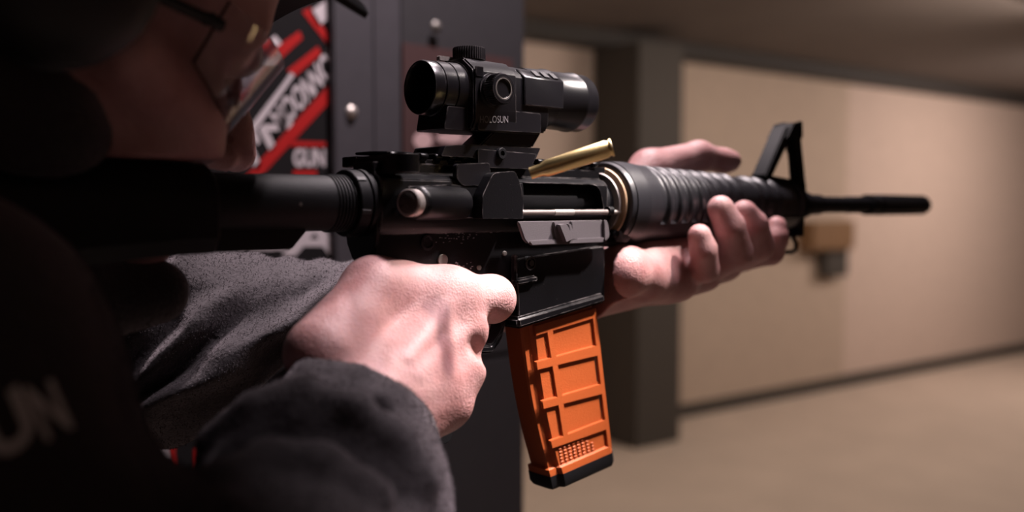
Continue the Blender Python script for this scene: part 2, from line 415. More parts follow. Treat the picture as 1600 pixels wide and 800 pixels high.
# forward assist
a20 = math.radians(20); fd = (math.cos(a20), math.sin(a20), 0)
fo = P(637, 317, -31)
fa = MB().lathe(fo + np.array(fd) * 7, fd, [(0, 7.6), (1, 8.6), (3, 9), (30, 9.2), (44, 9.4), (46, 8)], 40).build('forward_assist', M_metal, up)
MB().lathe(fo, fd, [(0, 4), (.1, 6.6), (.8, 7.3), (5.6, 7.3), (6.2, 6.6), (9, 6.6)], 36).build('push_button', M_steel, fa, label='worn silver push button')
MB().lathe(fo, fd, [(-.25, 5.2), (.3, 6.2), (.4, 3)], 36).build('button_face', mat('button_face_brown', (.06, .05, .045), .5, .3, .6, 700, .3), fa)
mb = MB().prism(rpoly(SZ([(632, 291), (700, 288), (757, 291), (757, 340), (690, 343)], -17), 4), -10, -18, 'y', 2); mb.build('assist_boss', M_metal, up)
# dust cover
rod = MB().tube([(S(813, -20), -20, -5.3), (S(865, -20), -20, -5.3)], 1.75)
rod.tube([(S(895, -20), -20, -5.3), (S(948, -20), -20, -5.3)], 1.75)
dcr = MB().prism(rpoly(SZ([(809, 346), (949, 344), (953, 370), (943, 379), (830, 384), (818, 372)], -22), [1, 3, 4, 5, 8, 4], 5), -21.2, -22.2, 'y', .25, 1)
# raised border and ribs of the cover leaving two sunken panels
for lo_, hi_ in (((818, 376), (832, 383)),): pass
def bar(mb, pts, Y0, Y1, bev=.4): mb.prism(SZ(pts, Y1), Y0, Y1, 'y', bev, 2)
bar(dcr, [(826, 376), (945, 371), (942, 379), (832, 383.5)], -21.5, -24)
bar(dcr, [(811, 348), (817, 348), (829, 377), (826, 381), (820, 374)], -21.5, -24)
bar(dcr, [(866, 347), (872, 347), (878, 377), (871, 378)], -21.5, -24)
bar(dcr, [(893, 346), (898, 346), (903, 375), (896, 376)], -21.5, -24)
bar(dcr, [(944, 344), (949, 344), (952, 370), (945, 377)], -21.5, -24)
door = dcr.build('dust_cover', M_door, up, label='open grey ejection port cover')
rod.build('hinge_rod', M_rod, door)
MB().tube([(S(865, -20), -20, -5.3), (S(895, -20), -20, -5.3)], 2.0).build('hinge_spring', M_steel, door, label='bright steel hinge spring')
MB().prism(rpoly(SZ([(712, 256), (764, 254), (766, 284), (756, 291), (722, 291), (712, 280)], -17.5), 2), -14.5, -18.5, 'y', .8).build('mount_clamp', M_scope, up)
mb = MB().tube([(S(956, -19), -19, -5.3), (S(968, -19), -19, -5.3)], 1.4); mb.build('rod_end', M_steel, door)
mb = MB().lathe((S(948, -18), -18.5, -4.6), (1, 0, 0), [(0, 3), (4, 3)], 20); mb.build('hinge_lug', M_metal, up)
lt = MB(); bar(lt, [(874, 351), (886, 350), (899, 373), (885, 379)], -22, -27); bar(lt, [(888, 350), (893, 350), (899, 369), (893, 371)], -22, -25.5)
lt.build('cover_latch', M_door, door)
# charging handle
ch = MB().box((-31, -14, 16), (-21, 14, 25.3), 1)
ch.prism(rpoly([(-31, -12), (-31, -27), (-26, -31), (-20, -31), (-19, -12)], [0, 4, 3, 2, 0]), 15.6, 25.6, 'z', 1, 3)
ch.prism(rpoly([(-31, 12), (-31, 27), (-27, 31), (-22, 31), (-20, 12)], [0, 3, 3, 2, 0]), 20, 25.6, 'z', .8, 2)
ch.box((-20, -7, 15), (30, 7, 20), .5)
chh = ch.build('charging_handle', M_metal, up)
MB().box((-33, 10, 15.6), (-27, 26, 18.6), .7).build('latch', M_metal, chh)
MB().prism(rpoly([(-30, -1), (-30, 16), (-22, 16), (-10, 8), (-10, -8), (-22, -8)], 2), 26.4, 27.8, 'z', .5).build('rear_sight_plate', M_metal2, up)

# --- lower receiver
lo = MB().prism(rpoly([(-35, -16.3), (146, -16.3), (146, -40), (120, -50), (60, -50), (56, -46), (-14, -46), (-30, -34), (-35, -26)], [0, 0, 3, 0, 0, 3, 8, 4, 2]), -11.5, 11.5, 'y', 1.2)
mw = rpoly(SZ([(808, 405), (945, 384), (945, 470), (811, 512)], -14.5), [3, 3, 0, 0])
lo.prism(mw, -14.5, 14.5, 'y', 2, 3)
mwp = SZ([(809, 497), (945, 458), (948, 472), (811, 515)], -17)
lo.prism(mwp, -17, 17, 'y', 1.8, 3)
lo.prism(SZ([(806, 436), (838, 430), (842, 436), (838, 441), (808, 447)], -17), -12, -17.5, 'y', 1.2)        # fence under the magazine catch
lo.prism(SZ([(806, 398), (811, 398), (811, 440), (806, 442)], -16.5), -12, -16, 'y', .8)
# lug for the pivot pin
lo.lathe((159.8, -12, -20.3), (0, 1, 0), [(0, 6.5), (24, 6.5)], 24)
lo.box((140, -11, -27), (160, 11, -15), 1)
lower = lo.build('lower_receiver', M_metal, rifle)
def pin(px, py, r, name, Y=-11.5, h=.9, m=M_pin, ring=False):
    c = P(px, py, Y)
    MB().lathe(c, (0, -1, 0), [(-2, r), (h * .7, r), (h, r * .88), (h, .1)], 28).build(name, m, lower)
pin(691, 406, 3.4, 'selector_end', h=1.2)
pin(748, 418, 1.55, 'trigger_pin'); pin(788, 396, 1.55, 'hammer_pin')
c = P(667, 378, -11.5)
MB().lathe(c, (0, -1, 0), [(-2, 4.6), (1, 4.6), (1.4, 4.2), (1.4, 3.2), (.7, 2.6), (.5, .1)], 32).build('takedown_pin', M_metal2, lower)
MB().lathe((159.5, -13, -20.3), (0, -1, 0), [(0, 5.2), (4.5, 5.2), (6, 4.6), (6.6, 3), (6.7, .1)], 32).build('pivot_pin', M_knob, lower)
mb = MB().lathe((152.5, -12, -19.6), (0, -1, 0), [(0, 3), (4, 3), (5, 2), (5, .1)], 20); mb.build('detent', M_metal2, lower)
c = P(826, 411, -14.5)
MB().lathe(c, (0, -1, 0), [(-1, 4.3), (2, 4.3), (2.4, 3.9), (2.4, 3.2), (1.2, 2.9), (1.2, 2.2), (2.9, 1.9), (2.9, .1)], 32).build('magazine_catch', mat('catch_steel', (.09, .09, .1), .22, .9), lower)
# worn paint flecks of the rubbed-off engraving
mb = MB(); rng = random.Random(3)
for _ in range(70):
    x = rng.gauss(722, 22); y = 366 + rng.gauss(0, 7) + (x - 722) * -.15
    if rng.random() < .3: x = rng.uniform(708, 745); y = rng.uniform(408, 421)
    q = P(x, y, -11.7); l = rng.uniform(.15, .8); hh = rng.uniform(.12, .3)
    mb.box(q - np.array((l, .1, hh)), q + np.array((l, .1, hh)))
mb.build('paint_fleck', mat('fleck', (.2, .19, .2), .6), lower, 0, kind='stuff')
# grip, trigger, guard
MB().prism(rpoly([(4, -42), (42, -44), (33, -62), (31, -84), (14, -136), (-24, -130), (-8, -84), (-10, -64), (-22, -50)], 5), -13, 13, 'y', 5, 3).build('pistol_grip', M_poly, rifle)
tg = MB(); gp = [(64, -70), (60, -82), (52, -89), (38, -88), (30, -76), (26, -62)]
gout = gp; gin = [(x * .93 + 3, z + 4.5) for x, z in gp]
tg.prism(gout + gin[::-1], -6, 6, 'y', 1)
tg.build('trigger_guard', M_metal, rifle)
MB().prism(rpoly([(44, -46), (52, -46), (49, -60), (53, -72), (50, -73), (44, -62)], 2), -3, 3, 'y', .8).build('trigger', M_metal2, rifle)

# --- buffer tube, castle nut, end plate
t0, t1, t2 = S(530, -14), S(563, -15), S(590, -16.5)
bt = MB(); pr = [(-250, 14.3), (t0 - 1, 14.3)]
k = t0
while k < t1 - 1: pr += [(k, 14.3), (k + .5, 15.0), (k + 1.0, 15.0), (k + 1.5, 14.3)]; k += 1.9
pr += [(t2, 14.3)]
bt.lathe((0, 0, 0), (1, 0, 0), pr, 48)
bt.prism([(-250, -8), (-72.5, -12), (-72.5, -13.7), (-81, -22.9), (-250, -22.9)], -6.5, 6.5, 'y', 1.2)
tube = bt.build('buffer_tube', M_poly, rifle)
c = P(470, 319, -14.3); MB().lathe(c + np.array((0, .6, 0)), (0, -1, 0), [(0, 1.2), (.8, .9), (.9, .1)], 12).build('tube_detent', M_pin, tube)
cn = MB().lathe((0, 0, 0), (1, 0, 0), [(t1 - .5, 14), (t1 - .5, 17.2), (t1, 17.6), (t2 - 3.5, 17.6), (t2 - 3, 17.2), (t2 - 3, 16), (t2 - 2.2, 16), (t2 - 2.2, 18), (t2, 18), (t2, 14)], 48)
nut = cn.build('castle_nut', M_metal2, rifle)
mb = MB()
for a in (195, 255, 135):
    aa = math.radians(a); mb.box((-1.6, -.9, -1.4), (4.2, .9, 1.4), .3, 1, Matrix.Translation((t1 + 1, 17.2 * math.cos(aa), 17.2 * math.sin(aa))) @ Matrix.Rotation(aa, 4, 'X'))
mb.build('wrench_slot', M_dark, nut)
ep = [(17.5 * math.cos(a), 17.5 * math.sin(a)) for a in np.linspace(math.radians(-25), math.radians(205), 28)] + [(-13, -22), (-8, -30), (0, -32.5), (8, -30), (13, -22)]
MB().prism(ep, t2, t2 + 3.2, 'x', .5).build('end_plate', M_metal2, rifle)
# --- stock
sf = S(345, -17)
def stock_cs(top, w, bot): 
    return [(w * math.cos(a), top - w + w * math.sin(a)) for a in np.linspace(0, math.pi, 18)] + [(-w, bot + 7), (-w + 5, bot), (w - 5, bot), (w, bot + 7)]
def loft(mb, secs):
    n = len(secs[0][1]); vs = []; fs = []
    for x, cs in secs: vs += [(x, y, z) for y, z in cs]
    for k in range(len(secs) - 1):
        for i in range(n): fs.append((k * n + i, k * n + (i + 1) % n, (k + 1) * n + (i + 1) % n, (k + 1) * n + i))
    fs.append(tuple(range(n))); fs.append(tuple(range((len(secs) - 1) * n, len(secs) * n))[::-1]); mb.raw(vs, fs)
sk = MB()
loft(sk, [(sf, stock_cs(16.8, 16.3, -21.5)), (sf - 1.5, stock_cs(18, 17.5, -22.8)), (sf - 20, stock_cs(18.6, 17.8, -23.4)), (sf - 60, stock_cs(19.2, 17.8, -26)), (sf - 100, stock_cs(20, 18, -48)), (sf - 150, stock_cs(20, 18, -88)), (sf - 165, stock_cs(19, 17, -108)), (sf - 170, stock_cs(18, 16, -108))])
stk = sk.build('stock', M_poly, rifle)
mb = MB()
for y0, y1 in ((341, 345), (365, 369)):
    q = [P(x, y, -17.6) for x, y in ((150, y0), (310, y0), (310, y1), (150, y1))]
    mb.box((q[0][0], -18.4, q[2][2]), (q[1][0], -16.5, q[0][2]), .5)
mb.build('side_ridge', M_poly, stk)

# --- delta ring, handguard, barrel, front sight
MB().lathe((0, 0, 0), (1, 0, 0), [(143, 15), (143, 16), (150, 16), (150, 14), (153, 14)], 40).build('barrel_nut', M_metal2, rifle)
s_s = S(968, -20.5); s_t = S(978, -24)
dr = MB().lathe((0, 0, 0), (1, 0, 0), [(s_t + 3, 20), (s_t + 2.4, 26.5), (s_t + 3, 27.8), (s_t + 7, 28.6), (s_t + 7, 20)], 56).build('delta_ring', M_hg, rifle)
MB().lathe((0, 0, 0), (1, 0, 0), [(s_s - .5, 18), (s_s - .5, 20.6), (s_s + .5, 21), (s_s + 1.6, 20.6), (s_s + 1.6, 18)], 56).build('snap_ring', M_ring, dr, label='silver snap ring')
MB().lathe((0, 0, 0), (1, 0, 0), [(s_t - .3, 22), (s_t - .3, 24.2), (s_t + .6, 24.7), (s_t + 1.8, 24.2), (s_t + 1.8, 22)], 56).build('spring_ring', M_tan, dr, label='tan spring ring')
h0 = s_t + 7; h1 = 391.0
nA = 90; vs = []; fs = []
srow = list(np.arange(h0, h1, .8)) + [h1]
rib_s = [S(x, -26) for x in (1008, 1030, 1049, 1067, 1084, 1101, 1118, 1135, 1152, 1168)] + [S(1190, -20), S(1205, -20), S(1222, -20)]
def hg_r(s_):
    t = (s_ - h0) / (h1 - h0)
    if t < .06: return 28.8
    if t < .12: return 28.8 - (t - .06) / .06 * 1.3
    return 27.5 - 7.2 * ((t - .12) / .88) ** .95
for s_ in srow:
    r0 = hg_r(s_); rib = 0
    for q in rib_s:
        rib = max(rib, math.exp(-((s_ - q) / 2.9) ** 6))
    for i in range(nA):
        an = 2 * math.pi * i / nA; y = math.sin(an); z = math.cos(an)
        top = z > -.46
        tt = (s_ - h0) / (h1 - h0)
        rr = r0 + ((2.3 * rib - 1.9) if (top and .13 < tt < .985) else 0.3)
        vs.append((s_, y * rr * 1.0, z * rr))
for k in range(len(srow) - 1):
    for i in range(nA): j = (i + 1) % nA; fs.append((k * nA + i, k * nA + j, (k + 1) * nA + j, (k + 1) * nA + i))
fs.append(tuple(range(nA))); fs.append(tuple(range((len(srow) - 1) * nA, len(srow) * nA)))
hg = MB().raw(vs, fs).build('handguard', M_hg, rifle, 50, label='ribbed black handguard')
MB().lathe((0, 0, 0), (1, 0, 0), [(390, 12), (390, 21), (393, 21.3), (395, 20), (395, 10)], 40).build('handguard_cap', M_metal2, rifle)
b1, b2, b3, b4 = S(1291, -8), S(1335, -8), S(1366, -9), S(1443, 0)
MB().lathe((0, 0, 0), (1, 0, 0), [(144, 9), (400, 9), (b1, 9), (b1 + 1, 7.4), (b2, 7.4), (b2 + .5, 8), (b3, 8)], 32).build('barrel', M_metal2, rifle)
mz = MB().lathe((0, 0, 0), (1, 0, 0), [(b3, 7), (b3, 9.6), (b3 + 2, 10), (b3 + 16, 10), (b3 + 17, 9.4), (b3 + 19, 9.4), (b3 + 20, 10.2), (b4 - 6, 10.2), (b4 - 1, 8.8), (b4, 7), (b4, 4), (b4 - 12, 4)], 32).build('flash_hider', M_metal2, rifle)
mb = MB()
for a in range(0, 360, 60):
    aa = math.radians(a + 20); mb.box((b3 + 26, -.8, 9.2), (b4 - 12, .8, 10.5), .3, 1, Matrix.Rotation(aa, 4, 'X'))
mb.build('hider_slot', M_dark, mz)
fs_ = MB()
fs_.lathe((0, 0, 0), (1, 0, 0), [(398, 8), (398, 12), (408, 12), (408, 10)], 32)
fs_.lathe((0, 0, 0), (1, 0, 0), [(414, 8), (414, 11.5), (424, 11.5), (424, 9)], 32)
zf = lambda pts: SZ(pts, -8)
fs_.prism(zf([(1196, 276), (1228, 201), (1242, 191), (1243, 203), (1207, 279)]), -7.5, 6, 'y', 1)       # rear slanted strut
fs_.prism(zf([(1242, 206), (1251, 191), (1263, 312), (1252, 312), (1248, 250)]), -7.5, 2.5, 'y', 1)                  # upright
fs_.prism(zf([(1196, 272), (1261, 284), (1262, 316), (1222, 312)]), -7.5, 7.5, 'y', 1)
for sgn in (-1, 1):
    fs_.prism(zf([(1226, 216), (1237, 193), (1252, 189), (1253, 216)]), sgn * 5.5, sgn * 9.5, 'y', .8)
fs_.prism([(400, -10), (418, -10), (418, -28), (408, -28)], -5, 5, 'y', 1)
fsb = fs_.build('front_sight', M_metal2, rifle, label='black triangular front sight tower')
MB().lathe((396, 0, 45), (0, 0, 1), [(0, 1.6), (16, 1.6), (17, 1.0)], 10).build('sight_post', M_metal2, fsb)
sw = [P(x, y, 0) for x, y in ((1207, 372), (1206, 391), (1213, 394), (1237, 394), (1243, 390), (1244, 381), (1239, 371), (1232, 366))]
MB().tube(sw, 1.9, closed=True).build('sling_loop', M_steel if False else M_metal2, rifle, label='wire sling loop under the barrel')

# --- scope
sc = MB()
ZA = 64.5
sc.lathe((0, 0, ZA), (1, 0, 0), [(16, 12.2), (4.6, 13.4), (3.2, 14.2), (3.0, 14.9), (3.8, 15.2), (9.5, 15.2), (9.9, 14.7), (10.4, 14.7), (10.8, 15.4), (18, 15.6), (18.3, 15.0), (19, 15.0), (19.3, 15.7), (26, 15.9), (26.2, 16.6), (32, 16.8), (34, 15)], 56, cap=False)
hs = [(9, 82.6), (17.6, 76), (18.6, 73), (18.6, 47), (15.5, 41.5)]
cs = [(y, z) for y, z in hs] + [(-y, z) for y, z in reversed(hs)]
sc.prism(cs, 27, 60, 'x', 1, 2)
sc.prism([(p[0] * .93, ZA + (p[1] - ZA) * .93) for p in cs], 58, 88, 'x', 1, 2)
sc.prism(rpoly([(10, 41), (84, 42), (84, 54), (12.5, 54)], 1.5), -13, 13, 'y', 1.5)      # rear lower housing
sc.prism(rpoly([(30, 41.3), (80, 42.3), (80, 54), (30, 54)], 1.5), -18.4, 18.4, 'y', 1.2)
sc.lathe((0, 0, ZA + 1), (1, 0, 0), [(78, 12), (78, 17.6), (94, 18.2), (96, 18.8), (98, 18.8), (98, 18.0), (99, 18), (120, 18.4), (121, 19.0), (123, 19.0), (124, 18.5), (131, 18.5), (133, 17.8), (133.4, 16.6), (118, 15.5)], 56, cap=False)
for sg in (-1, 1): sc.prism([(sg * 19.2, 58), (sg * 19.2, 74.5), (sg * 12.5, 79.6), (sg * 6, 81), (sg * 6, 58)], 66, 99, 'x', .6, 1)
scope = sc.build('red_dot_scope', M_scope, rifle, label='black tube red dot sight with knurled turrets')
MB().lathe((0, 0, ZA), (1, 0, 0), [(17, 12.6), (17.6, 12.4), (17.8, .1)], 40).build('eyepiece_lens', M_glassdk, scope)
MB().lathe((0, 0, ZA + 1), (1, 0, 0), [(117, 16), (118, 15.6), (118.2, .1)], 40).build('objective_lens', M_glassdk, scope)
mb = MB()
for k in range(3):
    x = 76 + k * 7.5; mb.prism([(-17.9, 75.9), (-13.2, 79.45), (-13.4, 79.9), (-18.2, 76.3)], x, x + 4.2, 'x')
mb.build('rail_slot', M_dark, scope)
MB().lathe((39, 0, 80), (0, 0, 1), [(0, 8.6), (3.2, 8.6), (3.3, 9.6), (9.6, 9.6), (10.3, 9.1), (10.3, .1)], 84, knurl=(2, 3, .55)).build('elevation_turret', M_scope, scope)
kc = P(789, 138, -30)
MB().lathe((kc[0], -17, kc[2]), (0, -1, 0), [(0, 9.6), (3, 9.6), (3, 8.8), (5, 8.8), (5, 8.9), (11, 8.9), (12.2, 8.2), (12.4, 6.4), (11.7, 6.0), (11.7, 5.6), (11.2, 5.2), (11.2, .1)], 84, knurl=(4, 5, .6)).build('windage_turret', M_scope, scope)
MB().lathe((kc[0], -28.9, kc[2]), (0, -1, 0), [(0, 6.2), (.25, 6.4), (.4, 5.6), (.3, 5.4)], 48, cap=False).build('turret_ring', M_pin, scope)
MB().box((kc[0] - 12, -19, 71), (kc[0] - 6, -17.8, 77), .4).build('turret_stop', M_scope, scope)
MB().prism(rpoly([(22, 82.2), (34, 82.6), (34, 85), (22, 85)], .8), 6, 9, 'y', .5).build('tether', M_steel, scope)
mt = MB().prism([(51, 43), (38, 33), (82, 34), (95, 51)], -9.5, 9.5, 'y', 1)
mt.prism(rpoly([(7, 26), (10, 31.8), (30, 33.5), (84, 33.8), (80, 27), (76, 23.4), (36, 23.4), (30, 26)], 1), -14, 14, 'y', 1)
mt.prism(rpoly([(32, 20.5), (74, 20.5), (79, 30), (32, 31)], 1.5), -16, -9, 'y', 1)
mnt = mt.build('scope_mount', M_scope, scope)
c = P(782, 240, -16); MB().lathe(c, (0, -1, 0), [(-1, 3.4), (1.6, 3.4), (2, 3), (2, 1.6), (1, 1.4), (1, .1)], 20).build('clamp_screw', M_metal2, scope)
mb = MB(); text_px(mb, 'HOLOSUN', [(750, 181), (794, 181), (794, 192), (750, 192)], -18.75, .0)
mb.build('lettering', M_greyprint, scope, 0, label='grey maker lettering')

# --- magazine
mTL, mTR, mBR, mBL = [np.array(q) for q in SZ([(824, 517), (931, 485), (956.5, 706), (867, 745)], -12)]
def mg(a, t, Y):
    """a: 0 rear .. 1 front, t: 0 lip .. 1 foot on the magazine's side"""
    bow = -3.0 * math.sin(math.pi * min(max(t, 0), 1))
    p = (mTL * (1 - a) + mTR * a) * (1 - t) + (mBL * (1 - a) + mBR * a) * t
    return (p[0] + bow, Y, p[1])
def mag_sec(t, grow=0, wy=11.0):
    g = grow / 61
    return [mg(a, t, y) for a, y in ((-.015 - g, -6.5), (.0 - g, -8 - grow), (.085, -8.2 - grow), (.12, -wy - grow), (.95 + g * .5, -wy - grow), (1 + g, -wy + 2.5 - grow), (1 + g, 0),
            (1 + g, wy - 2.5 + grow), (.95 + g * .5, wy + grow), (.12, wy + grow), (.085, 8.2 + grow), (.0 - g, 8 + grow), (-.015 - g, 6.5))]
def sec_loft(mb, secs):
    n = len(secs[0]); vs = [p for s_ in secs for p in s_]; fs = []
    for k in range(len(secs) - 1):
        for i in range(n): fs.append((k * n + i, k * n + (i + 1) % n, (k + 1) * n + (i + 1) % n, (k + 1) * n + i))
    fs.append(tuple(range(n))); fs.append(tuple(range((len(secs) - 1) * n, len(secs) * n))[::-1]); return mb.raw(vs, fs)
mag = sec_loft(MB(), [mag_sec(t) for t in np.linspace(-.3, .985, 18)]).build('magazine', M_orange, rifle, 30, label='orange polymer magazine')
def mag_ij(px, py):                              # side coordinates of a pixel on the magazine face
    s_, z_ = SZ([(px, py)], -12)[0]; a, t = .5, .5
    for _ in range(25):
        q = mg(a, t, 0); e0, e1 = s_ - q[0], z_ - q[2]
        qa = mg(a + .01, t, 0); qt = mg(a, t + .01, 0)
        J = np.array([[(qa[0] - q[0]) / .01, (qt[0] - q[0]) / .01], [(qa[2] - q[2]) / .01, (qt[2] - q[2]) / .01]])
        d = np.linalg.solve(J, np.array([e0, e1])); a += d[0]; t += d[1]
    return a, t
def mag_bar(mb, pts, y0, y1, bev=.45):
    t = bmesh.new(); v0 = [t.verts.new(mg(a, b_, y0)) for a, b_ in pts]; v1 = [t.verts.new(mg(a, b_, y1)) for a, b_ in pts]; n = len(pts)
    t.faces.new(v0); t.faces.new(v1)
    for i in range(n): t.faces.new([v0[i], v0[(i + 1) % n], v1[(i + 1) % n], v1[i]])
    bmesh.ops.recalc_face_normals(t, faces=t.faces)
    if bev: bmesh.ops.bevel(t, geom=[e for e in t.edges if all(v in v1 for v in e.verts)], offset=bev, segments=2, affect='EDGES', clamp_overlap=True)
    mb.merge(t)
rows = []
for (l, r_) in (((822, 576), (929, 549)), ((828, 639), (939, 608)), ((838, 703), (947, 663))):
    rows.append((mag_ij(*l)[1], mag_ij(*r_)[1]))
acol = np.mean([mag_ij(861, 540)[0], mag_ij(870, 611)[0], mag_ij(878, 663)[0]])
YB, YR = -10.6, -12.5
hb = .042
for side in (1, -1):
    mb = MB()
    for k, (ta, tb) in enumerate(rows):
        mag_bar(mb, [(.06, ta - hb * .6), (1.0, tb - hb * .9), (1.0, tb + hb * .9), (.06, ta + hb * .8)], side * YB, side * YR)
    mag_bar(mb, [(acol - .045, .03), (acol + .045, .03), (acol + .045, rows[2][0] + .02), (acol - .045, rows[2][0] + .02)], side * YB, side * (YR + .02))
    mag_bar(mb, [(.93, -.02), (1.005, -.02), (1.005, .97), (.93, .97)], side * YB, side * (YR + .01))
    mag_bar(mb, [(.10, -.02), (.97, -.02), (.97, .05), (.10, .05)], side * YB, side * (YR + .1))
    # panel below the third rib stays proud and carries the grip texture
    mb.build('rib', M_orange, mag, 30)
mb = MB()
for k, (ta, tb) in enumerate(rows):              # the ribs go round the front and rear edges
    mag_bar(mb, [(.995, tb - hb * .9), (1.03, tb - hb * .9), (1.03, tb + hb * .9), (.995, tb + hb * .9)], 9, -9, .3)
mb.build('front_rib', M_orange, mag, 30)
mb = MB()
for i in range(8):
    for j in range(10):
        if i > 4 and j < (i - 4): continue
        c0 = np.array([878, 713]) + np.array([6.9, -2.75]) * i + np.array([.85, 5.0]) * (j - 3.2)
        if c0[1] > 742 - (c0[0] - 872) * .42: continue
        a, t = mag_ij(*c0)
        q = mg(a, t, 0); mb.box((q[0] - 1.25, -11.7, q[2] - .6), (q[0] + 1.25, -10.6, q[2] + .6), .35, 1)
mb.build('grip_texture', M_orange, mag, 30, kind='stuff')
mb = MB(); sec_loft(mb, [mag_sec(t, g) for t, g in ((.945, 0), (.955, 1.7), (1.0, 2.0), (1.02, 2.0))]); mb.build('foot', M_orange, mag, 30)
mb = MB(); sec_loft(mb, [mag_sec(t, g) for t, g in ((1.0, 2.2), (1.07, 2.3), (1.095, 1.2), (1.1, -1.5))])
fp = mb.build('floor_plate', M_poly, mag, 30, label='black magazine floor plate')

# ================================================================== ejected case
cA = Q(829, 271, 468); cB = Q(957, 230, 462); L_ = float(np.linalg.norm(cB - cA)); dirc = (cA - cB) / L_
case = empty('cartridge_case', tuple(cB * .001 + np.array((0, 0, H))), 'brass cartridge case flying out above the ejection port', 'cartridge')
k = L_ / 45
cb = MB().lathe(cB, dirc, [(0, 3), (0, 4.6 * k), (.3 * k, 4.8 * k), (1.1 * k, 4.8 * k), (1.3 * k, 4.2 * k), (2.4 * k, 4.2 * k), (3.2 * k, 4.75 * k), (36 * k, 4.5 * k), (39 * k, 3.25 * k), (45 * k, 3.2 * k), (45 * k, 2.85 * k), (38 * k, 2.85 * k)], 40, cap=False)
cb.lathe(cB, dirc, [(.05, 4.6 * k), (.0, .1)], 40, cap=False)
cb.build('case_body', M_brass, case)
MB().lathe(cB, dirc, [(-.15, 2.1 * k), (.2, 2.2 * k), (.2, .1)], 20).build('primer', M_steel, case)

# ================================================================== the shooter
def rc(a, b, ra, rb):
    a = np.asarray(a, np.float32); b = np.asarray(b, np.float32); ba = b - a; L2 = float(ba @ ba) + 1e-9
    def f(p):
        h = np.clip(((p - a) @ ba) / L2, 0, 1)
        return np.linalg.norm(p - a - h[:, None] * ba, axis=1) - (ra + (rb - ra) * h)
    return f
def ell(c, r, M=None):
    c = np.asarray(c, np.float32); r = np.asarray(r, np.float32)
    def f(p):
        q = p - c
        if M is not None: q = q @ M            # columns of M = axes
        k0 = np.linalg.norm(q / r, axis=1); k1 = np.linalg.norm(q / (r * r), axis=1) + 1e-6
        return k0 * (k0 - 1) / k1
    return f
def chain(pts, rs, k=2.0): return smin_all([rc(pts[i], pts[i + 1], rs[i], rs[i + 1]) for i in range(len(pts) - 1)], k)
def _smin(a, b, k):
    h = np.clip(.5 + .5 * (b - a) / k, 0, 1); return b + (a - b) * h - k * h * (1 - h)
def smin_all(fs, k):
    def f(p):
        d = fs[0](p)
        for g in fs[1:]: d = _smin(d, g(p), k)
        return d
    return f
def minus(f, g, k=.5):
    return lambda p: -_smin(-f(p), g(p), k)
def inter(f, g, k=1.0):
    return lambda p: -_smin(-f(p), -g(p), k)
def plane(c, n):
    c = np.asarray(c, np.float32); n = np.asarray(n, np.float32); n = n / np.linalg.norm(n)
    return lambda p: (p - c) @ n
def surface_net(f, lo, hi, h, st=4):
    """smooth iso-surface of the distance field f inside a box, as vertices and quads"""
    lo = np.array(lo, np.float32); n = (np.ceil((np.array(hi) - lo) / (h * st)).astype(int)) * st + 1
    cn = (n - 1) // st + 1
    g = [np.arange(c) * h * st + l for c, l in zip(cn, lo)]
    cp = np.stack(np.meshgrid(*g, indexing='ij'), -1).reshape(-1, 3).astype(np.float32)
    cd = f(cp).reshape(cn)
    up = cd.repeat(st, 0).repeat(st, 1).repeat(st, 2)[st // 2:st // 2 + n[0], st // 2:st // 2 + n[1], st // 2:st // 2 + n[2]]
    pad = [(0, n[i] - up.shape[i]) for i in range(3)]
    D = np.pad(up, pad, mode='edge').astype(np.float32)
    idx = np.argwhere(np.abs(D) < h * st * 1.6 + 4)
    pts = (lo + idx * h).astype(np.float32)
    vals = np.concatenate([f(pts[i:i + 400000]) for i in range(0, len(pts), 400000)]) if len(pts) else np.zeros(0)
    D[idx[:, 0], idx[:, 1], idx[:, 2]] = vals
    D[0] = D[-1] = 99; D[:, 0] = D[:, -1] = 99; D[:, :, 0] = D[:, :, -1] = 99
    ins = D < 0
    c = np.zeros(np.array(D.shape) - 1, np.int8)
    for i in (0, 1):
        for j in (0, 1):
            for k in (0, 1): c += ins[i:D.shape[0] - 1 + i, j:D.shape[1] - 1 + j, k:D.shape[2] - 1 + k]
    cells = np.argwhere((c > 0) & (c < 8)); vid = -np.ones(c.shape, np.int32); vid[tuple(cells.T)] = np.arange(len(cells))
    acc = np.zeros((len(cells), 3)); cnt = np.zeros(len(cells))
    cor = [(i, j, k) for i in (0, 1) for j in (0, 1) for k in (0, 1)]
    for a in cor:
        for ax in range(3):
            if a[ax]: continue
            b_ = list(a); b_[ax] = 1
            va = D[cells[:, 0] + a[0], cells[:, 1] + a[1], cells[:, 2] + a[2]]; vb = D[cells[:, 0] + b_[0], cells[:, 1] + b_[1], cells[:, 2] + b_[2]]
            m = (va < 0) != (vb < 0); t = va[m] / (va[m] - vb[m])
            q = np.tile(np.array(a, float), (m.sum(), 1)); q[:, ax] = t
            acc[m] += q; cnt[m] += 1
    V = lo + (cells + acc / cnt[:, None]) * h
    quads = []
    for ax in range(3):
        o1, o2 = [(1, 2), (2, 0), (0, 1)][ax]
        sl0 = [slice(None)] * 3; sl1 = [slice(None)] * 3; sl0[ax] = slice(0, -1); sl1[ax] = slice(1, None)
        A = ins[tuple(sl0)]; B = ins[tuple(sl1)]
        for val in (True, False):
            e = np.argwhere((A == val) & (B != val))
            e = e[(e[:, o1] > 0) & (e[:, o2] > 0)]
            if not len(e): continue
            def vv(d1, d2):
                q = e.copy(); q[:, o1] -= d1; q[:, o2] -= d2; return vid[q[:, 0], q[:, 1], q[:, 2]]
            qd = np.stack([vv(1, 1), vv(0, 1), vv(0, 0), vv(1, 0)], 1)
            quads.append(qd if val else qd[:, ::-1])
    return V, np.concatenate(quads)
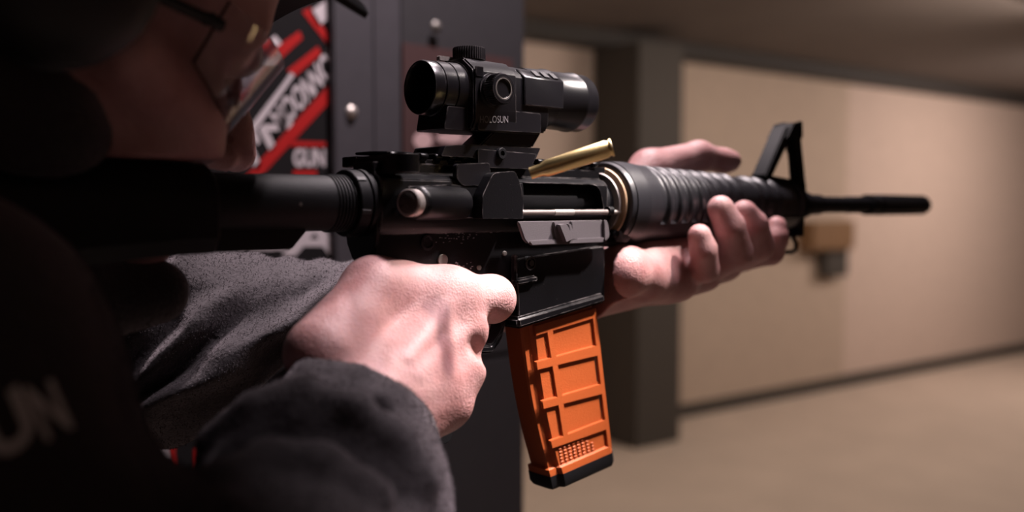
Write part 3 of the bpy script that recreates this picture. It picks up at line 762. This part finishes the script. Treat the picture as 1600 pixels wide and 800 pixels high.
def net_object(name, parts, m, parent, label=None, kind=None):
    vs = []; fs = []; n = 0
    for V, Fq in parts: vs.append(V); fs.append(Fq + n); n += len(V)
    V = np.concatenate(vs); Fq = np.concatenate(fs)
    V = V * .001 + np.array((0, 0, H)) - (base_of(parent) if parent else 0)
    me = bpy.data.meshes.new(name)
    me.vertices.add(len(V)); me.vertices.foreach_set('co', V.astype(np.float32).ravel())
    me.loops.add(len(Fq) * 4); me.loops.foreach_set('vertex_index', Fq.astype(np.int32).ravel())
    me.polygons.add(len(Fq)); me.polygons.foreach_set('loop_start', np.arange(len(Fq), dtype=np.int32) * 4)
    me.update(calc_edges=True); me.validate()
    o = link_mesh(name, me, m, parent, 180); tag(o, label, kind=kind); return o

person = empty('person', (-.36, .06, 0), 'person in black fleece, cap and clear safety glasses aiming the rifle', 'person')

# ---- joints of the right hand (closed round the grip, finger in the guard)
RW = P(535, 672, -44)
I1, I2 = P(706, 462, -27), P(768, 467, -26)
M1, R1, K1 = P(722, 516, -31), P(719, 578, -35), P(702, 632, -37)
T0, T1 = P(505, 552, -30), P(585, 452, -14)
RE = Q(430, 1010, 290)
RU = Q(-178, 616, 300)
def fing(m, v, l1, l2, l3, r):
    a = m + np.array(v[0], float) * l1; b = a + np.array(v[1], float) * l2; c_ = b + np.array(v[2], float) * l3
    return [m, a, b, c_], [r * 1.12, r, r * .92, r * .78]
curl = [(.30, .95, -.04), (-.62, .78, -.03), (-.97, .2, 0)]
fM, rM = fing(M1, curl, 40, 25, 20, 9.6); fR, rR = fing(R1, curl, 38, 24, 19, 9.2); fK, rK = fing(K1, curl, 31, 19, 17, 8.2)
fI = [I1, I2, I2 + np.array((-3, 24, -4)), I2 + np.array((-12, 38, -7))]
fingers_r = smin_all([chain(fI, [12.6, 13.2, 10, 8], 4), chain(fM, rM), chain(fR, rR), chain(fK, rK)], 1.6)
thumb_r = chain([T0, T1, np.array((4., 19, -50)), np.array((34., 22, -54)), np.array((54., 20, -56))], [19, 15, 11.5, 10, 8], 5)
def mid(a, b, t): return a * (1 - t) + b * t
palm_r = smin_all([rc(mid(RW, I1, .18), I1, 17, 11.8), rc(RW, M1, 21, 11.2), rc(RW, R1, 21, 11), rc(mid(RW, K1, .15), K1, 19, 10.2),
                   rc(RW + np.array((14, 2, -8.)), K1 + np.array((-6, 6, -6.)), 18, 11), rc(mid(RW, I1, .35), mid(RW, R1, .75), 18, 14), rc(M1, R1, 10, 9.6), rc(R1, K1, 9.6, 9), rc(I1, M1, 10, 10)], 10)
web_r = smin_all([rc(T1, I1 + np.array((-4, 4, 2.)), 14, 11), rc(P(640, 446, -18), I1, 12, 11.5)], 6)
forearm_r = chain([RW, mid(RW, RE, .3), mid(RW, RE, .7)], [25, 30, 32], 8)
hand_r = smin_all([palm_r, fingers_r], 5)
hand_r = smin_all([hand_r, web_r, thumb_r], 12)
# knuckle heads and tendons, small raised detail of the back of the hand
back = np.array((-.25, -1., .35)); back /= np.linalg.norm(back)
det = []
for k_, (m, o) in enumerate(((M1, 4.6), (R1, 4.2), (K1, 3.6), (I1, 3.0))):
    det.append(rc(m + back * o + np.array((2.5, 0, 0)), m + back * o + np.array((-3, 0, 0)), 7.3, 6.6))
    w = mid(RW, m, .45)
    det.append(rc(m + back * 7.5, w + back * 16.5, 3.2, 3.0))
hand_r = smin_all([hand_r] + det, 5)
hand_r = minus(hand_r, rc(P(744, 541, -46), P(752, 556, -42), 2.2, 2.2), 9)
arm_r = smin_all([hand_r, forearm_r], 14)
grip_gap = lambda p: np.maximum(np.abs(p[:, 1]) - 12.3, np.maximum(-60 - p[:, 0], p[:, 0] - 160))     # skin stops at the sides of lower receiver and grip
rec_cut = lambda p: np.maximum(np.maximum(np.abs(p[:, 1]) - 12.0, np.abs(p[:, 0] - 55) - 92), -48 - p[:, 2])
arm_r = minus(arm_r, rec_cut, .8)

# ---- left hand under the handguard
hgc = rc((h0, 0, 0), (h1, 0, 0), 28.2, 20.0)
LW = np.array((150., 26, -58)); LE = Q(410, 500, 600)
lf = [([P(1066, 425, -4), P(1102, 420, -29), P(1099, 390, -35), P(1093, 368, -34)], [10.5, 10, 9.6, 8.2]),
      ([P(1100, 425, -2), P(1152, 394, -34), P(1140, 354, -38), P(1126, 326, -35)], [12, 11.6, 11.2, 9.6]),
      ([P(1132, 412, 2), P(1186, 384, -31), P(1177, 352, -35), P(1163, 332, -32)], [12, 11.6, 11.0, 9.4]),
      ([P(1160, 402, 6), P(1204, 394, -22), P(1212, 372, -28), P(1213, 354, -27)], [11, 10.4, 9.8, 8.2])]
fingers_l = smin_all([chain(a, r, 2) for a, r in lf], 1.2)
heel = P(972, 424, -12)
palm_l = smin_all([rc(heel, lf[0][0][0], 16.5, 13), rc(LW, lf[1][0][0], 24, 14), rc(LW, lf[2][0][0], 22, 13), rc(P(1035, 440, 2), lf[3][0][0], 14, 11), rc(LW, heel, 24, 16.5),
                   rc(P(1010, 440, -8), P(1062, 442, -8), 14, 12), rc(P(1000, 402, -2), P(1150, 386, -4), 14, 12)], 10)
thumb_l = chain([P(975, 330, 42), P(1015, 266, 42), P(1092, 244, 29), P(1130, 251, 24), P(1170, 253, 18)], [18, 16, 11.8, 9.4, 7.2], 6)
hand_l = smin_all([palm_l, fingers_l], 4)
hand_l = smin_all([hand_l, thumb_l, rc(P(960, 380, 34), P(1060, 400, 34), 20, 14)], 10)
arm_l = smin_all([hand_l, chain([LW, mid(LW, LE, .35), mid(LW, LE, .8), LE], [24, 27, 31, 31], 8)], 12)
arm_l = minus(arm_l, hgc, .6)
mw_cut = lambda p: np.maximum(np.maximum(np.abs(p[:, 1]) - 17.5, np.abs(p[:, 0] - 100) - 62), -78 - p[:, 2])
arm_l = minus(arm_l, mw_cut, .8)

# ---- head
pit, rol = math.radians(18), math.radians(11)
hf = np.array((math.cos(pit), 0, -math.sin(pit))); hl = np.array((0, math.cos(rol), math.sin(rol)))
hu = np.cross(hf, hl); hl = np.cross(hu, hf)
EO = np.array((-100., 0, 69)) + hl * 31.5
def hd(f_, l_, u_): return EO + hf * f_ + hl * l_ + hu * u_
HM = np.stack([hf, hl, hu], 1).astype(np.float32)
def he(f_, l_, u_, rf, rl, ru): return ell(hd(f_, l_, u_), (rf, rl, ru), HM)
skull = smin_all([he(-88, 0, 42, 98, 76, 82), he(-44, 0, 18, 46, 62, 68), he(-52, 0, -48, 50, 56, 58), he(-30, 0, -80, 34, 34, 30), he(-6, 0, -102, 15, 17, 13)], 22)
face = smin_all([skull, rc(hd(0, -16, 14), hd(-10, -46, 11), 8, 8), rc(hd(0, 16, 14), hd(-10, 46, 11), 8, 8),
                 rc(hd(-26, -47, -34), hd(-60, -62, -22), 19, 14), rc(hd(-26, 47, -34), hd(-60, 62, -22), 19, 14),
                 rc(hd(-18, -38, -52), hd(-34, -44, -74), 20, 20), rc(hd(-18, 38, -52), hd(-34, 44, -74), 20, 20),
                 rc(hd(-4, -12, -72), hd(-4, 12, -72), 13, 13), he(-15, 0, 40, 14, 46, 34)], 14)
nose = smin_all([rc(hd(3, 0, 0), hd(19, 0, -32), 6.5, 8.5), rc(hd(19, 0, -32), hd(25, 0, -43), 8.5, 10.5), rc(hd(14, -11, -48), hd(4, -15, -48), 8, 7.5), rc(hd(14, 11, -48), hd(4, 15, -48), 8, 7.5)], 8)
face = smin_all([face, nose], 6)
face = smin_all([face, rc(hd(9, -18, -69), hd(12, 0, -68), 3.5, 5), rc(hd(9, 18, -69), hd(12, 0, -68), 3.5, 5), rc(hd(8, -16, -77), hd(11, 0, -78), 4, 6), rc(hd(8, 16, -77), hd(11, 0, -78), 4, 6)], 4)
for sg in (-1, 1):
    face = minus(face, he(4, sg * 31, -2, 13, 17, 13), 8)
    face = smin_all([face, he(-8, sg * 31, 0, 13.5, 14.5, 12.5)], 3)
    face = minus(face, rc(hd(13, sg * 8, -60), hd(12, sg * 7.5, -46), 4.2, 3.2), 2)
    ear = smin_all([he(-98, sg * 74, -8, 17, 6, 30)], 1); ear = minus(ear, he(-96, sg * 82, -8, 10, 6, 20), 4)
    face = smin_all([face, ear], 5)
NB = np.array((-300., 55, -70))
neck = chain([hd(-95, 0, -40), NB, np.array((-340., 70, -160))], [56, 60, 75], 15)
torso_b = smin_all([ell((-360, 70, -330), (95, 150, 230)), rc((-335, -85, -125), (-335, 225, -150), 52, 52)], 40)
head = smin_all([face, neck], 20)
stock_sdf = lambda p: np.maximum(np.linalg.norm(np.stack([p[:, 1], np.maximum(p[:, 2], 0) * 1.0], 1), axis=1) - 19.5, -30 - p[:, 2])
head = minus(head, lambda p: np.maximum(stock_sdf(p), p[:, 0] + 20), 1.5)
head = minus(head, lambda p: np.maximum(np.maximum(p[:, 1] - 4, p[:, 2] - 19), -260 - p[:, 0]), 2)
RS = np.array((-335., -95, -125)); LS = np.array((-335., 235, -140))
core = torso_b
nets = [surface_net(arm_r, (-110, -90, -175), (90, 40, -15), 1.5),
        surface_net(arm_l, (-70, -62, -130), (345, 150, 84), 1.8),
        surface_net(head, (-320, -95, -100), (10, 150, 200), 2.4),
        surface_net(smin_all([core, neck], 15), (-520, -330, -560), (20, 330, 0), 9)]
body = net_object('body', nets, M_skin, person)
for sg in (-1, 1):
    pass

# ---- fleece jacket
lsA = Q(640, 545, 590); lsB = Q(60, 548, 560); lsC = LS
n_cut = Rv * .62 - Uv * .70 + Fv * .33
cutc = Q(502, 525, 522)
sl = smin_all([rc(lsA, lsB, 57, 57), rc(lsB, lsC, 57, 72), ell(Q(290, 540, 555), (66, 60, 57))], 25)
def ridge(pts, r, Z, sink=0): 
    q = [Q(x, y, z if not np.isscalar(Z) else Z) for (x, y), z in zip(pts, Z if not np.isscalar(Z) else [Z] * len(pts))]
    return chain(q, [r[i] for i in range(len(q))] if not np.isscalar(r) else [r] * len(q), 2)
def snap(f, px, py, z0=300, z1=700):            # depth at which the ray of a pixel meets a field
    z = np.arange(z0, z1, 1.0); pts = (CAM + ray(px, py)[None] * z[:, None]).astype(np.float32); d = f(pts)
    i = np.argmax(d < 0); return z[i] if d[i] < 0 else None
def sridge(f, pts, r, off=0.0):
    pp = []; rr = []
    for i, (x, y) in enumerate(pts):
        z = snap(f, x, y)
        if z is None: continue
        pp.append(Q(x, y, z + off)); rr.append(r[i] if not np.isscalar(r) else r)
    return chain(pp, rr, 3) if len(pp) > 1 else None
def fold_set(f, folds):
    """f moved outwards along soft creases; a crease is a plane (pixel, depth, image normal) with height, width and the range it fades over"""
    prep = []
    for (px, py, z, nx, ny, A_, w_, lo_, hi_) in folds:
        n_ = Rv * nx + Uv * ny; prep.append((Q(px, py, z), n_ / np.linalg.norm(n_), A_, w_, lo_, hi_))
    c0 = Q(400, 545, 540)
    def g(p):
        d = f(p); v = (p - c0) @ Uv; r = (p - c0) @ Rv
        wob = 1.6 * np.sin(v * .11 + r * .05) + 1.2 * np.sin(v * .23 + 1)
        for c_, n_, A_, w_, lo_, hi_ in prep:
            t = (p - c_) @ n_ + wob + .0016 * (v - 5) ** 2
            m = np.clip((v - lo_[0]) / (lo_[1] - lo_[0]), 0, 1) * np.clip((hi_[1] - v) / (hi_[1] - hi_[0]), 0, 1)
            d = d - A_ * m * np.exp(-(t / w_) ** 2)
        return d
    return g
allv = (-90, -70); top = (70, 90)
sleeve_l = fold_set(sl, [(458, 497, 510, .594, -.80, 11, 6.5, allv, top), (436, 482, 510, .594, -.80, -4.5, 6, allv, (30, 60)),
    (366, 535, 510, .64, -.77, 8.5, 5.5, allv, (5, 32)), (342, 522, 510, .68, -.73, -7.5, 5, allv, (5, 30)),
    (318, 508, 515, .74, -.67, 9.5, 6, allv, (20, 45)), (290, 490, 515, .8, -.6, -6.5, 6, allv, (15, 40)),
    (262, 470, 520, .9, -.42, 9, 7, allv, top), (225, 450, 525, .9, -.42, -5, 8, allv, top),
    (345, 420, 560, 1, -.1, 3, 6, (20, 40), top), (402, 415, 560, 1, -.12, 2.6, 6, (22, 42), top), (452, 415, 560, 1, -.12, 3, 7, (22, 42), top), (508, 412, 560, 1, -.1, 2.4, 7, (25, 42), top)])
sleeve_l = inter(sleeve_l, plane(cutc, n_cut), 5)
inner = smin_all([rc(lsA, mid(lsA, lsB, .5), 50, 30)], 5)
sleeve_l = minus(sleeve_l, inner, 3)

rs0 = Q(534, 694, 447); rs1 = Q(503, 800, 385)
axr = rs0 - rs1; axr /= np.linalg.norm(axr)
sr = smin_all([rc(rs0 + axr * 30, rs1, 46, 53), rc(rs1, RE, 52, 44), rc(RE, Q(50, 965, 275), 44, 50), rc(Q(50, 965, 275), RU, 52, 70), rc(RU, RS, 70, 74)], 18)
rfolds = [([(330, 690), (400, 640), (480, 615), (560, 640), (620, 690), (660, 750)], [6, 8, 9, 9, 8, 7]),
          ([(350, 760), (420, 728), (500, 735), (580, 775)], [9, 10, 10, 8]),
          ([(420, 590), (480, 580), (560, 592), (620, 625)], [5, 6, 6, 5]), ([(560, 650), (610, 625), (650, 640)], [5, 6, 4])]
rid = [sridge(sr, a, r, 2.5) for a, r in rfolds]; rid = [r for r in rid if r]
sleeve_r = smin_all([sr] + rid, 8)
rg = [([(345, 720), (420, 672), (500, 672), (580, 715), (630, 770)], [7, 10, 11, 10, 7]), ([(470, 600), (530, 606), (590, 640)], [3, 6, 4])]
for a, r in rg:
    g = sridge(sr, a, r, -1)
    if g: sleeve_r = minus(sleeve_r, g, 9)
sleeve_r = inter(sleeve_r, plane(rs0 + axr * 4, axr), 4)
sleeve_r = minus(sleeve_r, rc(rs0 + axr * 40, rs0 - axr * 45, 39, 30), 3)
tors = smin_all([rc((-200, 45, -52), (-130, 41, -44), 24, 16), rc(P(70, 200, -6), P(10, 300, 24), 25, 40), ell((-365, 70, -340), (118, 185, 300)), rc((-338, -90, -120), (-338, 225, -140), 74, 74), chain([hd(-128, -4, -62), NB + np.array((-10, 0, -20)), np.array((-335., 65, -130))], [56, 70, 80])], 35)
tors = minus(tors, lambda p: np.maximum(stock_sdf(p) - 2, p[:, 0] - 0), 3)
whole_l = smin_all([sleeve_l, tors], 20); whole_r = smin_all([sleeve_r, tors], 20)
clear = lambda p: np.maximum(stock_sdf(p) - 1.5, -300 - p[:, 0])
whole_l = minus(whole_l, clear, 2); whole_r = minus(whole_r, clear, 2)
jn = [surface_net(whole_l, (-240, -5, -240), (40, 330, 40), 2.4), surface_net(whole_r, (-420, -340, -330), (20, 0, 30), 2.4),
      surface_net(smin_all([tors, rc(LS, lsB, 72, 58)], 25), (-560, -340, -700), (-40, 360, 60), 8)]
jacket = net_object('jacket', jn, M_fleece, person, label='black fleece jacket with pushed-up sleeves')
# trousers and boots carry the figure down to the floor
leg = smin_all([rc((-375, -10, -560), (-330, -40, -950), 105, 72), rc((-330, -40, -950), (-360, -60, -1380), 68, 52), rc((-375, 150, -560), (-300, 190, -950), 105, 72), rc((-300, 190, -950), (-270, 190, -1380), 68, 52), ell((-370, 70, -600), (130, 180, 130))], 30)
net_object('trousers', [surface_net(leg, (-520, -220, -1440), (-140, 380, -480), 10)], M_trouser, person)
for x, y in ((-360, -60), (-270, 190)):
    sh = inter(smin_all([rc((x - 40, y, -1410), (x + 130, y, -1420), 44, 38), rc((x - 20, y, -1400), (x - 10, y, -1330), 50, 52)], 20), lambda p: -1449 - p[:, 2], 2)
    net_object('boot', [surface_net(sh, (x - 110, y - 80, -1456), (x + 190, y + 80, -1290), 5)], M_muff, person)

# nap of the fleece: short fibres standing on the sleeves
def nap(net, count, box, length, seed):
    V, Fq = net; rg_ = np.random.default_rng(seed)
    cen = V[Fq].mean(1); ok = np.all((cen > np.array(box[0])) & (cen < np.array(box[1])), 1)
    nrm = np.cross(V[Fq[:, 2]] - V[Fq[:, 0]], V[Fq[:, 3]] - V[Fq[:, 1]]); ar = np.linalg.norm(nrm, axis=1) + 1e-9; nrm /= ar[:, None]
    face_cam = np.einsum('ij,ij->i', nrm, CAM - cen) > -60
    w_ = ar * (ok & face_cam); pick = rg_.choice(len(Fq), count, p=w_ / w_.sum())
    a_, b_ = rg_.random((2, count, 1))
    q = V[Fq[pick]]; p = (q[:, 0] * (1 - a_) + q[:, 1] * a_) * (1 - b_) + (q[:, 3] * (1 - a_) + q[:, 2] * a_) * b_
    d = nrm[pick] + rg_.normal(0, .55, (count, 3)) + np.array((.1, 0, -.15)); d /= np.linalg.norm(d, axis=1)[:, None]
    L = length * rg_.uniform(.5, 1.2, (count, 1)); side = np.cross(d, rg_.normal(0, 1, (count, 3))); side /= np.linalg.norm(side, axis=1)[:, None]
    wdt = .16
    m1 = p + d * L * .55; tip = p + d * L + rg_.normal(0, .35, (count, 3))
    vs = np.concatenate([p - side * wdt - d * .4, p + side * wdt - d * .4, m1 + side * wdt * .8, m1 - side * wdt * .8, tip], 0)
    i = np.arange(count); return vs, np.stack([i, i + count, i + 2 * count, i + 3 * count], 1), np.stack([i + 3 * count, i + 2 * count, i + 4 * count], 1)
vs = []; q4 = []; q3 = []; off = 0
for net, n_, box, ln, sd in ((jn[0], 34000, ((-240, -5, -240), (40, 200, 40)), 1.3, 1), (jn[1], 30000, ((-200, -200, -240), (20, 0, 30)), 1.2, 2)):
    a, b_, c_ = nap(net, n_, box, ln, sd); vs.append(a); q4.append(b_ + off); q3.append(c_ + off); off += len(a)
V = np.concatenate(vs) * .001 + np.array((0, 0, H)) - base_of(person)
q4 = np.concatenate(q4); q3 = np.concatenate(q3)
me = bpy.data.meshes.new('fleece_nap'); me.vertices.add(len(V)); me.vertices.foreach_set('co', V.astype(np.float32).ravel())
me.loops.add(q4.size + q3.size); me.loops.foreach_set('vertex_index', np.concatenate([q4.ravel(), q3.ravel()]).astype(np.int32))
me.polygons.add(len(q4) + len(q3)); me.polygons.foreach_set('loop_start', np.concatenate([np.arange(len(q4)) * 4, q4.size + np.arange(len(q3)) * 3]).astype(np.int32))
me.update(calc_edges=True)
fn = link_mesh('fleece_nap', me, M_nap, jacket, 180); fn['kind'] = 'stuff'

# white lettering on the upper sleeve
bv = BVHTree.FromPolygons([tuple(v) for v in jn[1][0]], [tuple(int(i) for i in f) for f in jn[1][1]])
bv2 = BVHTree.FromPolygons([tuple(v) for v in jn[2][0]], [tuple(int(i) for i in f) for f in jn[2][1]])
def on_jacket(px, py):
    d = Vector(ray(px, py)).normalized(); best = None
    for t in (bv, bv2):
        h = t.ray_cast(Vector(CAM), d)
        if h[0] is not None and (best is None or h[3] < best[1]): best = (h[0], h[3], h[1])
    return None if best is None else np.array(best[0]) - np.array(d) * 1.2
def sleeve_letter(ch, quad):
    v, f = text_quads(ch, .03); q = [np.array(p, float) for p in quad]; vs = []
    for a, b_ in v:
        x, y = (q[3] * (1 - a) + q[2] * a) * (1 - b_) + (q[0] * (1 - a) + q[1] * a) * b_
        h = on_jacket(x, y)
        if h is None: return
        vs.append(h)
    MB().raw(vs, f).build('lettering', M_patch, jacket, 0, label='white letter on the sleeve')
M_patch = mat('patch_white', (.8, .8, .82), .7)
sleeve_letter('U', [(-42, 648), (28, 600), (62, 682), (-2, 724)])
sleeve_letter('N', [(36, 606), (82, 592), (116, 668), (72, 690)])

# ================================================================== worn things
def grid_shell(mb, f, nu, nv, th):
    """a curved sheet f(u,v) -> (point, normal) with thickness th"""
    top = []; bot = []
    for i in range(nu + 1):
        for j in range(nv + 1):
            p = f(i / nu, j / nv); e = 1e-3
            du = f(min(1, i / nu + e), j / nv) - f(max(0, i / nu - e), j / nv); dv_ = f(i / nu, min(1, j / nv + e)) - f(i / nu, max(0, j / nv - e))
            n_ = np.cross(du, dv_); n_ /= np.linalg.norm(n_) + 1e-9
            top.append(p + n_ * th / 2); bot.append(p - n_ * th / 2)
    N_ = len(top); ix = lambda i, j: i * (nv + 1) + j; fs = []
    for i in range(nu):
        for j in range(nv):
            fs.append((ix(i, j), ix(i + 1, j), ix(i + 1, j + 1), ix(i, j + 1))); fs.append(tuple(N_ + k for k in (ix(i, j), ix(i, j + 1), ix(i + 1, j + 1), ix(i + 1, j))))
    for i in range(nu):
        for j in (0, nv):
            a, b_ = ix(i, j), ix(i + 1, j); fs.append((a, b_, b_ + N_, a + N_))
    for j in range(nv):
        for i in (0, nu):
            a, b_ = ix(i, j), ix(i, j + 1); fs.append((a, b_, b_ + N_, a + N_))
    return mb.raw(top + bot, fs)
gl = empty('safety_glasses', tuple(hd(0, 0, -5) * .001 + np.array((0, 0, H))), 'clear wraparound safety glasses with black temple arms on the face', 'glasses')
def lens(u, v):
    a = math.radians(-74 + 148 * u); k = abs(math.degrees(a)) / 74
    ut = 3 + 10 * k ** 2; ub = -43 + 26 * k ** 2
    ub += 13 * max(0, 1 - (abs(math.degrees(a)) / 14) ** 2) ** 1
    uu = ut + (ub - ut) * v
    return hd(-58 + 82 * math.cos(a) + .42 * (uu - 3) * (1 - .6 * k), 80 * math.sin(a), uu)
grid_shell(MB(), lens, 72, 14, 2.4).build('lens', M_lens, gl, 60, label='clear wraparound lens')
for sg in (-1, 1):
    MB().tube([hd(-33, sg * 77, 2), hd(-60, sg * 80, 1), hd(-95, sg * 81, -1), hd(-112, sg * 80, -12)], [2.8, 2.6, 2.4, 2.2], 8).build('temple_arm', M_muff, gl, label='black temple arm')
MB().box(tuple(hd(-40, -78, 2) - np.array((3, 2, 3))), tuple(hd(-40, -78, 2) + np.array((4, 2, 2.5))), 1).build('hinge', M_muff, gl)
cp = empty('cap', tuple(hd(-80, 0, 60) * .001 + np.array((0, 0, H))), 'black cap with a curved brim on the head of the shooter', 'cap')
crown = minus(smin_all([he(-86, 0, 48, 106, 84, 90)], 1), he(-86, 0, 44, 99, 77, 86), 1)
crown = inter(crown, plane(hd(-86, 0, 46), -hu), 2)
net_object('crown', [surface_net(crown, (-330, -120, 60), (20, 180, 260), 3)], M_cap, cp)
def brim(u, v):
    l = -80 + 160 * u; k = l / 75
    fa = -86 + 104 * math.sqrt(max(.02, 1 - (l / 86) ** 2)) - 4; fb = max(fa + 8, 42 + 10 * k - 5 * k * k)
    f_ = fa + (fb - fa) * v
    return hd(f_, l, 48 + 5 * v - 16 * k * k * (.6 + .4 * v))
grid_shell(MB(), brim, 40, 10, 3).build('brim', M_cap, cp, 60)
em = empty('ear_muffs', tuple(hd(-100, -80, -10) * .001 + np.array((0, 0, H))), 'black ear defenders over the ears of the shooter', 'ear defenders')
for sg in (-1, 1):
    cu_ = MB(); n_ = 40; 
    o_ = hd(-100, sg * 72, -6); d_ = hl * sg
    MB().lathe(o_, d_, [(0, 27), (2, 36), (8, 38), (12, 34), (12, 26)], 36).build('cushion', M_muff, em)
    MB().lathe(o_, d_, [(11, 30), (12, 36), (24, 35), (31, 28), (34, 16), (35, .2)], 36).build('cup', M_muff, em)
pts = [hd(-100, 108 * math.sin(a), 2 + 142 * math.cos(a)) for a in np.linspace(math.radians(-88), math.radians(88), 24)]
MB().tube(pts, 5, 8).build('headband', M_muff, em)
M_eye = mat('eye_white', (.6, .55, .52), .2); M_iris = mat('iris_brown', (.04, .02, .012), .15)
for sg in (-1, 1):
    c_ = hd(-5, sg * 31, 0)
    e_ = MB().lathe(c_ - hf * 11.6, hf, [(11.6 * (1 - math.cos(t)), max(.05, 11.6 * math.sin(t))) for t in np.linspace(0, math.pi, 16)], 24, cap=False).build('eye', M_eye, person, 180)
    MB().lathe(c_ + hf * 10.3, hf, [(0, 5.6), (.9, 4), (1.3, .1)], 20).build('iris', M_iris, e_)
